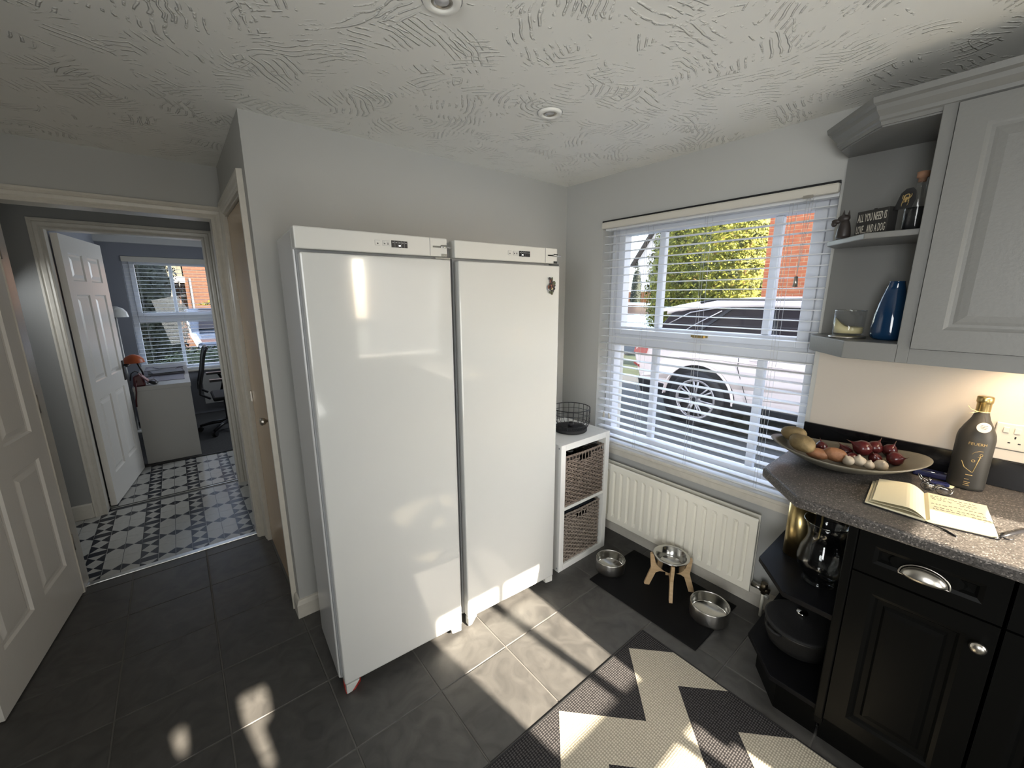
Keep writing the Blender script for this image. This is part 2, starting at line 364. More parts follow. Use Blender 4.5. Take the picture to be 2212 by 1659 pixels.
# ------------------------------------------------------------------ mesh builder
class MB:
    def __init__(s): s.v = []; s.f = []; s.m = []; s.sm = []
    def add(s, vs, fs, mi=0, smooth=False):
        o = len(s.v); s.v += [tuple(v) for v in vs]
        for f in fs: s.f.append(tuple(i+o for i in f)); s.m.append(mi); s.sm.append(smooth)
        return s
    def box(s, x0, x1, y0, y1, z0, z1, mi=0):
        if x0 > x1: x0, x1 = x1, x0
        if y0 > y1: y0, y1 = y1, y0
        if z0 > z1: z0, z1 = z1, z0
        return s.add([(x0,y0,z0),(x1,y0,z0),(x1,y1,z0),(x0,y1,z0),(x0,y0,z1),(x1,y0,z1),(x1,y1,z1),(x0,y1,z1)],
                     [(0,3,2,1),(4,5,6,7),(0,1,5,4),(1,2,6,5),(2,3,7,6),(3,0,4,7)], mi)
    def hexa(s, b, t, mi=0):
        n = len(b)
        return s.add(list(b)+list(t), [tuple(range(n))[::-1], tuple(range(n, 2*n))]+[(i, (i+1) % n, (i+1) % n+n, i+n) for i in range(n)], mi)
    def prism(s, poly, z0, z1, mi=0):
        a = sum(poly[i][0]*poly[(i+1) % len(poly)][1]-poly[(i+1) % len(poly)][0]*poly[i][1] for i in range(len(poly)))
        if a < 0: poly = poly[::-1]
        return s.hexa([(x, y, z0) for x, y in poly], [(x, y, z1) for x, y in poly], mi)
    def obox(s, c, sx, sy, sz, rot=None, mi=0):
        rot = rot or Matrix.Identity(3); c = Vector(c)
        P = [c+rot @ Vector((dx*sx/2, dy*sy/2, dz*sz/2)) for dz in (-1, 1) for dx, dy in ((-1,-1),(1,-1),(1,1),(-1,1))]
        return s.add(P, [(0,3,2,1),(4,5,6,7),(0,1,5,4),(1,2,6,5),(2,3,7,6),(3,0,4,7)], mi)
    def tube(s, pts, r, n=8, mi=0, cap=True, closed=False):
        P = [Vector(p) for p in pts]; N = len(P); rr = r if isinstance(r, (list, tuple)) else [r]*N
        o = len(s.v); prev = None
        for i, p in enumerate(P):
            if closed: t = P[(i+1) % N]-P[i-1]
            else: t = P[min(i+1, N-1)]-P[max(i-1, 0)]
            t.normalize()
            if prev is None:
                a = Vector((0, 0, 1)) if abs(t.z) < 0.9 else Vector((1, 0, 0))
                u = t.cross(a).normalized()
            else:
                u = (prev-t*prev.dot(t)).normalized()
            prev = u; w_ = t.cross(u)
            for k in range(n):
                a = 2*pi*k/n; s.v.append(tuple(p+(u*cos(a)+w_*sin(a))*rr[i]))
        rng = N if closed else N-1
        for i in range(rng):
            for k in range(n):
                a = o+i*n+k; b = o+i*n+(k+1) % n; j = ((i+1) % N)*n
                s.f.append((a, b, o+j+(k+1) % n, o+j+k)); s.m.append(mi); s.sm.append(True)
        if cap and not closed:
            s.f.append(tuple(o+k for k in range(n))[::-1]); s.m.append(mi); s.sm.append(False)
            s.f.append(tuple(o+(N-1)*n+k for k in range(n))); s.m.append(mi); s.sm.append(False)
        return s
    def lathe(s, prof, c=(0, 0, 0), n=32, mi=0, sx=1.0, sy=1.0, smooth=True):
        o = len(s.v); c = Vector(c)
        for r, z in prof:
            for k in range(n):
                a = 2*pi*k/n; s.v.append((c.x+r*cos(a)*sx, c.y+r*sin(a)*sy, c.z+z))
        for i in range(len(prof)-1):
            for k in range(n):
                a = o+i*n+k; b = o+i*n+(k+1) % n
                s.f.append((a, b, b+n, a+n)); s.m.append(mi); s.sm.append(smooth)
        return s
    def ell(s, c, rx, ry, rz, rot=None, n=14, m=9, mi=0, jit=0.0, seed=0):
        rnd = random.Random(seed); rot = rot or Matrix.Identity(3); c = Vector(c); o = len(s.v)
        ph = [rnd.uniform(0, 6.28) for _ in range(4)]
        for i in range(m+1):
            th = pi*i/m
            for k in range(n):
                a = 2*pi*k/n
                q = 1+jit*(sin(2*a+ph[0])*sin(th)+0.6*sin(3*th+ph[1])+0.5*sin(3*a+ph[2])*sin(2*th))
                s.v.append(tuple(c+rot @ Vector((rx*q*sin(th)*cos(a), ry*q*sin(th)*sin(a), rz*q*cos(th)))))
        for i in range(m):
            for k in range(n):
                a = o+i*n+k; b = o+i*n+(k+1) % n
                s.f.append((b, a, a+n, b+n)); s.m.append(mi); s.sm.append(True)
        return s
    def sweep(s, path, prof, mi=0, closed=False):
        """profile (offset outwards, z) swept along a 2-D path; outwards = right of travel, mitred"""
        n = len(path); o = len(s.v); k = len(prof)
        for i in range(n):
            p = Vector(path[i]).to_2d()
            def nr(a, b):
                d = (Vector(b)-Vector(a)).normalized(); return Vector((d.y, -d.x))
            if i == 0: q = nr(path[0], path[1])
            elif i == n-1: q = nr(path[-2], path[-1])
            else:
                n1 = nr(path[i-1], path[i]); n2 = nr(path[i], path[i+1]); q = (n1+n2); q = q/ (q.length_squared/2)
            for off, z in prof: s.v.append((p.x+q.x*off, p.y+q.y*off, z))
        for i in range(n-1):
            for j in range(k):
                a = o+i*k+j; b = o+i*k+(j+1) % k
                s.f.append((a, a+k, b+k, b)); s.m.append(mi); s.sm.append(False)
        s.f.append(tuple(o+j for j in range(k))); s.m.append(mi); s.sm.append(False)
        s.f.append(tuple(o+(n-1)*k+j for j in range(k))[::-1]); s.m.append(mi); s.sm.append(False)
        return s

def build(name, mb, mats, parent=None, loc=None, rotz=0.0, world=True, bevel=0.0, fix=True):
    """mb in world coordinates when world=True; the object's own axes are those of its thing"""
    if not isinstance(mats, (list, tuple)): mats = [mats]
    me = bpy.data.meshes.new(name)
    root = parent
    while root is not None and root.parent is not None: root = root.parent
    if world:
        if root is not None: T = (Matrix.Translation(root.location) @ Matrix.Rotation(root.rotation_euler.z, 4, 'Z')).inverted()
        elif loc is not None: T = (Matrix.Translation(Vector(loc)) @ Matrix.Rotation(rotz, 4, 'Z')).inverted()
        else: T = Matrix.Identity(4)
        vs = [tuple(T @ Vector(v)) for v in mb.v]
    else: vs = mb.v
    me.from_pydata(vs, [], mb.f)
    for m in mats: me.materials.append(m)
    me.polygons.foreach_set('material_index', mb.m)
    me.polygons.foreach_set('use_smooth', mb.sm)
    if fix:
        bm = bmesh.new(); bm.from_mesh(me); bmesh.ops.recalc_face_normals(bm, faces=bm.faces); bm.to_mesh(me); bm.free()
    me.update()
    o = bpy.data.objects.new(name, me); COL.objects.link(o)
    if parent is not None: o.parent = parent
    elif loc is not None: o.location = loc; o.rotation_euler.z = rotz
    if bevel > 0:
        b = o.modifiers.new('bevel', 'BEVEL'); b.width = bevel; b.segments = 2; b.limit_method = 'ANGLE'; b.angle_limit = R(40); b.harden_normals = False
    return o

def tag(o, label, cat, group=None, kind=None):
    o['label'] = label; o['category'] = cat
    if group: o['group'] = group
    if kind: o['kind'] = kind
    return o
def thing(name, label, cat, loc, rotz=0.0, group=None):
    o = bpy.data.objects.new(name, None); COL.objects.link(o)
    o.empty_display_size = 0.05; o.location = loc; o.rotation_euler = (0, 0, rotz)
    return tag(o, label, cat, group)
def struct(name, mb, m, label=None, cat=None, bevel=0.0):
    o = build(name, mb, m, bevel=bevel); o['kind'] = 'structure'
    if label: o['label'] = label
    if cat: o['category'] = cat
    return o
def piece(name, me, parent, loc, rotz=0.0):
    o = bpy.data.objects.new(name, me); COL.objects.link(o); o.parent = parent; o.location = loc; o.rotation_euler.z = rotz
    return o
def mesh_of(name, mb, mats):
    o = build(name, mb, mats, world=False); me = o.data; bpy.data.objects.remove(o); return me
def text_mb(txt, size, fn, depth=0.0004, mi=0, spacing=1.0, sx=1.0, fitw=None, fith=None):
    """flat lettering; fn maps (u, v, w) -> world"""
    c = bpy.data.curves.new('t', 'FONT'); c.body = txt; c.size = size; c.align_x = 'CENTER'; c.align_y = 'CENTER'; c.extrude = depth; c.resolution_u = 2; c.space_character = spacing
    o = bpy.data.objects.new('t', c); COL.objects.link(o)
    dg = bpy.context.evaluated_depsgraph_get()
    me = bpy.data.meshes.new_from_object(o.evaluated_get(dg))
    if fitw:
        X = [v.co.x for v in me.vertices]; Y = [v.co.y for v in me.vertices]; kx = fitw/(max(X)-min(X)); ky = fith/(max(Y)-min(Y)); ox = (max(X)+min(X))/2; oy = (max(Y)+min(Y))/2
        for v in me.vertices: v.co.x = (v.co.x-ox)*kx; v.co.y = (v.co.y-oy)*ky
    mb = MB(); mb.add([fn(v.co.x*sx, v.co.y, v.co.z) for v in me.vertices], [tuple(p.vertices) for p in me.polygons], mi)
    bpy.data.objects.remove(o); bpy.data.curves.remove(c); bpy.data.meshes.remove(me)
    return mb

def panel_face(mb, u0, u1, v0, v1, panels, f3, rings, mi=0):
    """a flat face with recessed panels. f3(u, v, depth) -> point; rings = [(inset, depth), ...]"""
    us = sorted(set([u0, u1]+[p[0] for p in panels]+[p[1] for p in panels]))
    vs = sorted(set([v0, v1]+[p[2] for p in panels]+[p[3] for p in panels]))
    for i in range(len(us)-1):
        for j in range(len(vs)-1):
            uc, vc = (us[i]+us[i+1])/2, (vs[j]+vs[j+1])/2
            if any(p[0] < uc < p[1] and p[2] < vc < p[3] for p in panels): continue
            mb.add([f3(us[i], vs[j], 0), f3(us[i+1], vs[j], 0), f3(us[i+1], vs[j+1], 0), f3(us[i], vs[j+1], 0)], [(0, 1, 2, 3)], mi)
    for a0, a1, b0, b1 in panels:
        prev = (a0, a1, b0, b1, 0)
        for ins, d in rings:
            cur = (a0+ins, a1-ins, b0+ins, b1-ins, d)
            def ring(q): return [f3(q[0], q[2], q[4]), f3(q[1], q[2], q[4]), f3(q[1], q[3], q[4]), f3(q[0], q[3], q[4])]
            mb.add(ring(prev)+ring(cur), [(k, (k+1) % 4, (k+1) % 4+4, k+4) for k in range(4)], mi)
            prev = cur
        mb.add([f3(prev[0], prev[2], prev[4]), f3(prev[1], prev[2], prev[4]), f3(prev[1], prev[3], prev[4]), f3(prev[0], prev[3], prev[4])], [(0, 1, 2, 3)], mi)

def six_panel_door(parent, name, w_, h, t, m, u_ax, o3, six=True):
    """door leaf starting at point o3, running along unit vector u_ax, thickness to its left and right"""
    u_ax = Vector(u_ax).normalized(); n_ax = Vector((-u_ax.y, u_ax.x, 0)); o3 = Vector(o3)
    s = 0.105; gap = 0.10; pw = (w_-2*s-gap)/2
    rows = [(0.22, 0.80), (0.93, 1.56), (1.655, h-0.115)]
    panels = [(s+c*(pw+gap), s+c*(pw+gap)+pw, a, b) for a, b in rows for c in (0, 1)]
    rings = [(0.008, -0.009), (0.022, -0.010), (0.045, -0.002)]
    mb = MB()
    for sgn in (1, -1):
        f3 = lambda u, v, d: tuple(o3+u_ax*u+Vector((0, 0, v))+n_ax*sgn*(t/2+d))
        panel_face(mb, 0, w_, 0, h, panels, f3, rings)
    P = lambda u, v, k: tuple(o3+u_ax*u+Vector((0, 0, v))+n_ax*k*t/2)
    for (a, b) in (((0, 0), (w_, 0)), ((w_, 0), (w_, h)), ((w_, h), (0, h)), ((0, h), (0, 0))):
        mb.add([P(*a, 1), P(*b, 1), P(*b, -1), P(*a, -1)], [(0, 1, 2, 3)])
    o = build(name, mb, m, parent)
    return o

# ================================================================== STRUCTURE
H = 2.2566; L_ = 1.83; D = 0.934; TS = 0.335; GX = -1.1583; GY = -0.7896
XL = -3.8; YB = -3.5

mb = MB(); mb.box(XL, 0.05, YB-.05, 0.05, -0.06, -0.0025); mb.box(XL, -L_+.05, 0.05, 0.99, -0.06, -0.0025)
floor = struct('floor', mb, M['grout'], 'kitchen floor of dark slate tiles with pale grout', 'floor')
tile_cache = {}
for i in range(-8, 5):
    for j in range(-12, 6):
        x0, x1 = GX+i*TS, GX+(i+1)*TS; y0, y1 = GY+j*TS, GY+(j+1)*TS
        lim = 0.972 if x1 < -L_+0.02 else 0.0
        x0c, x1c, y0c, y1c = max(x0, XL), min(x1, 0), max(y0, YB), min(y1, lim)
        g = 0.0024
        wx, wy = x1c-x0c-2*g, y1c-y0c-2*g
        if wx < 0.01 or wy < 0.01: continue
        key = (round(wx, 3), round(wy, 3))
        if key not in tile_cache:
            b = 0.0018; t = MB(); a, c = wx/2, wy/2
            t.hexa([(-a, -c, -0.004), (a, -c, -0.004), (a, c, -0.004), (-a, c, -0.004)], [(-a, -c, -b), (a, -c, -b), (a, c, -b), (-a, c, -b)])
            t.hexa([(-a, -c, -b), (a, -c, -b), (a, c, -b), (-a, c, -b)], [(-a+b, -c+b, 0), (a-b, -c+b, 0), (a-b, c-b, 0), (-a+b, c-b, 0)])
            tile_cache[key] = mesh_of('tile', t, M['tile'])
        rz = random.uniform(-0.0004, 0.0004)
        piece('tile', tile_cache[key], floor, ((x0c+x1c)/2, (y0c+y1c)/2, rz))

# hall floor: patterned tiles
hf = struct('floor_hall', MB().box(-3.05, -1.75, 0.99, 2.905, -0.06, -0.004), M['pat_black'], 'hall floor of black and cream geometric tiles', 'floor')
def clipy(poly, lo, hi):
    for s_, v in ((1, lo), (-1, hi)):
        out = []
        for k in range(len(poly)):
            a, b = poly[k], poly[(k+1) % len(poly)]
            ia, ib = s_*(a[1]-v) >= 0, s_*(b[1]-v) >= 0
            if ia: out.append(a)
            if ia != ib:
                t = (v-a[1])/(b[1]-a[1]); out.append((a[0]+t*(b[0]-a[0]), v))
        poly = out
        if len(poly) < 3: return None
    return poly
pt_cache = {}
def pat_tile(xc, yc, lo, hi, p=0.26):
    lo_, hi_ = max(lo-yc, -p/2), min(hi-yc, p/2)
    if hi_-lo_ < 0.01: return
    key = (round(lo_, 3), round(hi_, 3), p)
    if key not in pt_cache:
        t = MB(); S = 0.0835; Wd = 0.25; g = 0.0006
        t.prism([(g, lo_+g), (Wd-g, lo_+g), (Wd-g, hi_-g), (g, hi_-g)], -0.003, 0, 0)
        def flat(poly, z, mi):
            q = clipy(poly, lo_+g, hi_-g)
            if q: t.add([(x, y, z) for x, y in q], [tuple(range(len(q)))], mi)
        flat([(g, lo_), (S, lo_), (S, hi_), (g, hi_)], 0.0003, 1)
        hb = 0.027; ht = p/2; md = (hb+ht)/2
        for s_ in (1, -1):
            flat([(g, s_*hb), (S, s_*hb), (S/2, s_*md)][::s_], 0.0006, 0)
            flat([(S/2, s_*md), (S, s_*ht), (g, s_*ht)][::s_], 0.0006, 0)
        for u in (S, 2*S):
            e = 0.002
            flat([(u+e, -0.038), (u+S/2, 0), (u+e, 0.038)], 0.0003, 1); flat([(u+S-e, -0.038), (u+S-e, 0.038), (u+S/2, 0)], 0.0003, 1)
        flat([(2*S-.0012, lo_), (2*S+.0012, lo_), (2*S+.0012, hi_), (2*S-.0012, hi_)], 0.0003, 1)
        pt_cache[key] = mesh_of('patterned_tile', t, [M['pat_white'], M['pat_black']])
        pt_cache[key].update()
    piece('patterned_tile', pt_cache[key], hf, (xc, yc, 0))
for c in range(-2, 3):
    x = -2.477+c*0.25
    for r in range(4): pat_tile(x, 1.085+r*0.26, 1.012, 2.038)
    for r in range(4): pat_tile(x, 2.20+r*0.255, 2.048, 2.895, 0.255)
struct('trim_1', MB().prism([(-2.72, .972), (-1.86, .972), (-1.86, 1.010), (-2.72, 1.010)], -0.002, 0.006), M['strip'], 'aluminium threshold strip between slate and patterned tiles', 'threshold', bevel=0.003)
struct('trim_2', MB().box(-2.68, -1.86, 2.038, 2.048, -0.002, 0.002), M['strip'], 'thin metal joint strip in the patterned hall floor', 'threshold')
struct('floor_study', MB().box(-2.8, -0.1, 2.90, 4.85, -0.06, 0.004), M['carpet'], 'charcoal carpet of the study', 'floor')
struct('trim_3', MB().box(-2.75, -0.2, 2.896, 2.925, -0.004, 0.008), M['darkstrip'], 'black edge strip of the study carpet', 'threshold')

# walls
mb = MB().box(-L_, 0.28, 0, 0.10, 0, H)
struct('wall_back', mb, M['wall'], 'pale grey wall behind the two white fridges', 'wall')
mb = MB(); mb.box(-L_, -L_+.10, 0.10, 0.15, 0, H); mb.box(-L_, -L_+.10, 0.85, D, 0, H); mb.box(-L_, -L_+.10, 0.15, 0.85, 1.99, H)
struct('wall_alcove', mb, M['wall'], 'short grey side wall of the alcove with the cupboard door', 'wall')
mb = MB(); mb.box(XL, -2.70, D, 1.05, 0, H); mb.box(-1.875, -1.73, D, 1.05, 0, H); mb.box(-2.70, -1.875, D, 1.05, 1.985, H)
struct('wall_hall', mb, M['wall'], 'grey wall with the doorway to the hall', 'wall')
mb = MB(); mb.box(0, 0.28, YB, -1.487, 0, H); mb.box(0, 0.28, -0.312, 0.0, 0, H); mb.box(0, 0.28, -1.487, -0.312, 0, 0.605); mb.box(0, 0.28, -1.487, -0.312, 2.0, H)
mb.box(0, 0.28, 0.10, 5.08, 0, H)
struct('wall_window', mb, M['wall'], 'grey wall with the driveway window', 'wall')
# rear wall with the sink window and an added slot for the floor sun spots
mb = MB(); sx0, sx1, sz0, sz1 = -1.01, -0.10, 0.93, 1.94
hx0, hx1, hz0, hz1 = -2.254, -1.554, 1.56, 1.97
mb.box(XL, hx0, YB-.2, YB, 0, H); mb.box(hx0, hx1, YB-.2, YB, 0, hz0); mb.box(hx0, hx1, YB-.2, YB, hz1, H); mb.box(hx1, sx0, YB-.2, YB, 0, H)
mb.box(sx0, sx1, YB-.2, YB, 0, sz0); mb.box(sx0, sx1, YB-.2, YB, sz1, H); mb.box(sx1, 0.28, YB-.2, YB, 0, H)
struct('wall_rear', mb, M['wall'])
struct('wall_left', MB().box(XL-.2, XL, YB-.2, 1.05, 0, H), M['wall'])
mb = MB(); mb.box(sx0, sx1, YB-.10, YB-.04, 1.225, 1.335); mb.box(-0.675, -0.635, YB-.10, YB-.04, sz0, sz1)
struct('window_2', mb, M['upvc'])
# added sheet across the slot, its holes shaped to cast the sun spots
def vslab(mb_, poly):
    a = sum(poly[i][0]*poly[(i+1) % len(poly)][1]-poly[(i+1) % len(poly)][0]*poly[i][1] for i in range(len(poly)))
    if a < 0: poly = poly[::-1]
    poly = [(x-.104, 1.904+(z-2.017)*1.17) for x, z in poly]
    mb_.hexa([(x, YB-.10, z) for x, z in poly], [(x, YB-.09, z) for x, z in poly])
mb = MB()
vslab(mb, [(-2.15, 1.70), (-2.02, 1.70), (-1.955, 2.00), (-1.955, 2.08), (-2.15, 2.08)])
vslab(mb, [(-1.90, 1.70), (-1.795, 1.97), (-1.80, 2.01), (-1.785, 2.08), (-1.955, 2.08), (-1.955, 2.0)])
vslab(mb, [(-1.90, 1.70), (-1.61, 1.70), (-1.598, 1.845), (-1.605, 1.97), (-1.59, 2.03), (-1.59, 2.08), (-1.785, 2.08), (-1.765, 2.015), (-1.775, 1.965), (-1.795, 1.97)])
vslab(mb, [(-1.61, 1.70), (-1.45, 1.70), (-1.45, 2.08), (-1.505, 2.08), (-1.510, 2.00), (-1.53, 1.95), (-1.565, 1.93), (-1.572, 1.85), (-1.598, 1.845)])
vslab(mb, [(-1.59, 2.025), (-1.505, 2.035), (-1.505, 2.08), (-1.59, 2.08)])
struct('sun_spot_mask', mb, M['slat'])

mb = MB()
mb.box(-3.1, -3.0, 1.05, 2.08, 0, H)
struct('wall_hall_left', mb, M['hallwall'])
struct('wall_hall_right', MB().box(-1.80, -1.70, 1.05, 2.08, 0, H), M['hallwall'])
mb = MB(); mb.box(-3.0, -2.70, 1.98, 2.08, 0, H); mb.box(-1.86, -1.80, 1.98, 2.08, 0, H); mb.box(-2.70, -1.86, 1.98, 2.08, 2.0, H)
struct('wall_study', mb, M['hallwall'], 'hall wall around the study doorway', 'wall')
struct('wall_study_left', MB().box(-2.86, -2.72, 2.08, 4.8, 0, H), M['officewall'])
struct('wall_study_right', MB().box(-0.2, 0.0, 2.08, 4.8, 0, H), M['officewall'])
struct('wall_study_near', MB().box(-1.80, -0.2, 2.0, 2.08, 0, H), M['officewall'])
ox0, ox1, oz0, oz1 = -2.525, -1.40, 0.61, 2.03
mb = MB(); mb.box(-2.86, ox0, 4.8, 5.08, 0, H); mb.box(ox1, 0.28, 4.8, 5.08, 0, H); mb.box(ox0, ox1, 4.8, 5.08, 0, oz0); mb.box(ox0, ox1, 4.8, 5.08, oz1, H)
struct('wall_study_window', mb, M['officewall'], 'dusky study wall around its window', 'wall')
struct('ceiling', MB().box(XL-.2, 0.28, YB-.2, 0.02, H, H+.15).box(XL-.2, -L_+.05, 0.02, 1.0, H, H+.15), M['ceil'], 'textured plaster ceiling with combed fan swirls', 'ceiling')
struct('ceiling_hall', MB().box(-3.3, 0.28, 1.0, 5.08, H, H+.15).box(-L_+.05, 0.28, 0.02, 1.0, H, H+.15), M['plainceil'])
struct('roof', MB().box(XL-.2, 0.28, YB-.2, 5.08, H+.151, H+.25), M['roof'])

struct('upper_storey', MB().box(XL-.2, 0.28, 0.0, 5.08, H+.251, 5.0), M['farbrick'])
# skirting boards
SK = [(0, 0), (0.016, 0), (0.016, 0.07), (0.011, 0.085), (0.007, 0.092), (0, 0.095)]
def skirt(name, path, m=M['trim']):
    return struct(name, MB().sweep(path, SK), m)
skirt('baseboard_window', [(0, 0.0), (0, -1.49)][::-1] if False else [(0, -0.001), (0, -1.49)])
skirt('baseboard_back', [(-L_-.0, 0.065), (-L_, 0), (-0.001, 0)])
skirt('baseboard_hall', [(-3.0, 1.98), (-2.77, 1.98)])

# architraves: moulded profile swept round three sides of an opening
AP = [(0, 0), (0.0, 0.012), (0.008, 0.016), (0.018, 0.013), (0.024, 0.017), (0.040, 0.019), (0.046, 0.015), (0.054, 0.021), (0.064, 0.021), (0.066, 0.0)]
def architrave(name, f3, u0, u1, h, m, label, wd=1.0, right_only=False):
    """inner opening u0..u1, height h; f3(u, z, out)"""
    mb_ = MB(); k = len(AP)
    path = [((u0, 0), (-1, 0)), ((u0, h), (-1, 1)), ((u1, h), (1, 1)), ((u1, 0), (1, 0))]
    for (u, z), (du, dz) in path:
        for o_, d_ in AP: mb_.v.append(tuple(f3(u+du*o_*wd, z+dz*o_*wd, d_)))
    for i in range(3):
        for j in range(k):
            a, b = i*k+j, i*k+(j+1) % k
            mb_.f.append((a, a+k, b+k, b)); mb_.m.append(0); mb_.sm.append(False)
    for e in (0, 3): mb_.f.append(tuple(e*k+j for j in range(k))); mb_.m.append(0); mb_.sm.append(False)
    return struct(name, mb_, m, label, 'door frame')
architrave('trim_4', lambda u, z, d: (u, D-d, z), -2.69, -1.885, 1.978, M['trim'], 'cream moulded door frame of the hall doorway')
architrave('trim_5', lambda u, z, d: (-L_-d, u, z), 0.138, 0.838, 1.995, M['trim'], 'cream moulded frame around the cupboard door')
architrave('trim_6', lambda u, z, d: (u, 1.98-d, z), -2.69, -1.885, 1.975, M['trim'], 'cream moulded frame of the study doorway')
# linings and stops
mb = MB(); mb.box(-2.705, -2.69, D-.002, 1.052, 0, 1.99); mb.box(-1.89, -1.87, D-.002, 1.052, 0, 1.99); mb.box(-2.70, -1.88, D-.002, 1.052, 1.978, 1.99)
struct('trim_7', mb, M['trim'], 'door lining of the hall doorway', 'door frame')
mb = MB(); mb.box(-2.705, -2.69, 1.979, 2.082, 0, 1.99); mb.box(-1.885, -1.858, 1.979, 2.082, 0, 1.99); mb.box(-2.70, -1.86, 1.979, 2.082, 1.975, 2.002)
struct('trim_8', mb, M['trim'], 'door lining of the study doorway', 'door frame')
mb = MB(); mb.box(-1.832, -1.735, 0.138, 0.152, 0, 2.0); mb.box(-1.832, -1.735, 0.836, 0.852, 0, 2.0); mb.box(-1.832, -1.735, 0.14, 0.85, 1.985, 2.0)
struct('trim_9', mb, M['trim'])
# plinth block at the foot of the study frame
struct('trim_10', MB().box(-2.862, -2.755, 1.955, 1.982, 0, 0.11), M['trim'], bevel=0.006)
# coving in the study
struct('trim_11', MB().prism([(-2.72, 4.72), (-0.2, 4.72), (-0.2, 4.8), (-2.72, 4.8)], H-.08, H), M['plainceil'])

# ---- doors
d1 = thing('open_door', 'white six panel door standing open at the left edge', 'door', (-2.69, 0.925, 0.005)); d1['kind'] = 'structure'
six_panel_door(d1, 'door_leaf', 0.80, 1.965, 0.036, M['door'], (-0.118, -0.80, 0), (-2.712, 0.925, 0.008))
for z in (0.25, 1.0, 1.72): build('hinge', MB().tube([(-2.692, 0.93, z), (-2.692, 0.93, z+.09)], 0.006), M['nickel'], d1)
d2 = thing('study_door', 'white six panel door opened into the study', 'door', (-2.68, 2.085, 0.005)); d2['kind'] = 'structure'
six_panel_door(d2, 'door_leaf', 0.80, 1.96, 0.036, M['door'], (0.130, 0.80, 0), (-2.666, 2.092, 0.008))
ux = Vector((0.130, 0.80, 0)).normalized(); nx = Vector((ux.y, -ux.x, 0))
P0 = Vector((-2.666, 2.092, 0.0))+ux*0.755+nx*0.019
mb = MB(); rotm = Matrix((ux, nx, Vector((0, 0, 1)))).transposed()
mb.obox(P0+Vector((0, 0, 0.93))+nx*0.004, 0.035, 0.008, 0.17, rotm)
build('handle_plate', mb, M['black'], d2)
mb = MB(); c0 = P0+Vector((0, 0, 0.975)); mb.tube([c0, c0+nx*0.045, c0+nx*0.05-ux*0.02, c0+nx*0.05-ux*0.11], 0.008)
build('lever', mb, M['black'], d2)
d3 = thing('cupboard_door', 'narrow aged cream flush door in the alcove side wall', 'door', (-1.80, 0.49, 0.01)); d3['kind'] = 'structure'
build('door_leaf', MB().box(-1.822, -1.787, 0.146, 0.836, 0.008, 1.982), M['peach'], d3, bevel=0.003)
kb = up = None
mb = MB(); kc = Vector((-1.822, 0.185, 0.97))
mb.tube([kc, kc+Vector((-0.006, 0, 0)), kc+Vector((-0.0061, 0, 0)), kc+Vector((-0.025, 0, 0)), kc+Vector((-0.03, 0, 0)), kc+Vector((-0.045, 0, 0)), kc+Vector((-0.052, 0, 0))], [0.02, 0.02, 0.008, 0.008, 0.016, 0.019, 0.010], 14)
build('knob', mb, M['nickel'], d3)
build('latch', MB().box(-1.832, -1.824, 0.815, 0.835, 0.94, 1.0), M['nickel'], d3)

# ---- kitchen window
def window(root_name, label, f3, u0, u1, z0, z1, zm0, zm1, muls, mcol, name_no, mulw=0.037, handle=None):
    """f3(u, d, z): d = depth outwards from the room side of the frame"""
    t = thing(root_name, label, 'window', f3((u0+u1)/2, 0, z0)); t['kind'] = 'structure'
    def bx(mb_, a0, a1, d0, d1, b0, b1):
        p, q = f3(a0, d0, b0), f3(a1, d1, b1); mb_.box(p[0], q[0], p[1], q[1], b0, b1)
    mb_ = MB(); fwid = 0.055
    bx(mb_, u0, u0+fwid, 0.0, 0.07, z0, z1); bx(mb_, u1-fwid, u1, 0.0, 0.07, z0, z1)
    bx(mb_, u0+fwid, u1-fwid, 0, 0.07, z0, z0+fwid); bx(mb_, u0+fwid, u1-fwid, 0, 0.07, z1-.045, z1); bx(mb_, u0+fwid, u1-fwid, 0.0, 0.07, zm0, zm1)
    build('window_frame', mb_, mcol, t, bevel=0.004)
    mb_ = MB(); g0, g1 = u0+fwid, u1-fwid; s_ = 0.048
    bx(mb_, g0, g0+s_, -0.012, 0.055, zm1, z1-.04); bx(mb_, g1-s_, g1, -0.012, 0.055, zm1, z1-.04)
    bx(mb_, g0+s_, g1-s_, -0.012, 0.055, zm1, zm1+.05); bx(mb_, g0+s_, g1-s_, -0.012, 0.055, z1-.085, z1-.04)
    build('top_casement', mb_, mcol, t, bevel=0.004)
    for a in muls:
        for (b0, b1) in ((z0+fwid, zm0), (zm1+.05, z1-.085)):
            mb_ = MB(); bx(mb_, a-mulw/2, a+mulw/2, 0.008, 0.05, b0, b1); build('glazing_bar', mb_, mcol, t, bevel=0.006)
    edges = [g0]+list(muls)+[g1]
    for k in range(len(edges)-1):
        for (b0, b1) in ((z0+fwid, zm0), (zm1+.05, z1-.085)):
            a0 = edges[k]+(mulw/2 if k else 0); a1 = edges[k+1]-(mulw/2 if k < len(edges)-2 else 0)
            mb_ = MB(); bx(mb_, a0, a1, 0.026, 0.030, b0, b1); build('pane', mb_, M['glass'], t)
    if handle is not None:
        mb_ = MB(); bx(mb_, handle-.045, handle+.045, -0.022, -0.012, zm1+.016, zm1+.032); bx(mb_, handle-.03, handle+.03, -0.032, -0.022, zm1+.014, zm1+.034)
        build('window_handle', mb_, M['brass'], t)
    return t
KF = lambda u, d, z: (0.10+d, u, z)
window('window_1', 'white plastic window over the driveway behind the blind', KF, -1.487, -0.312, 0.605, 2.0, 1.24, 1.315, (-1.243, -0.654), M['upvc'], 1, handle=-0.932)
OF = lambda u, d, z: (u, 4.90+d, z)
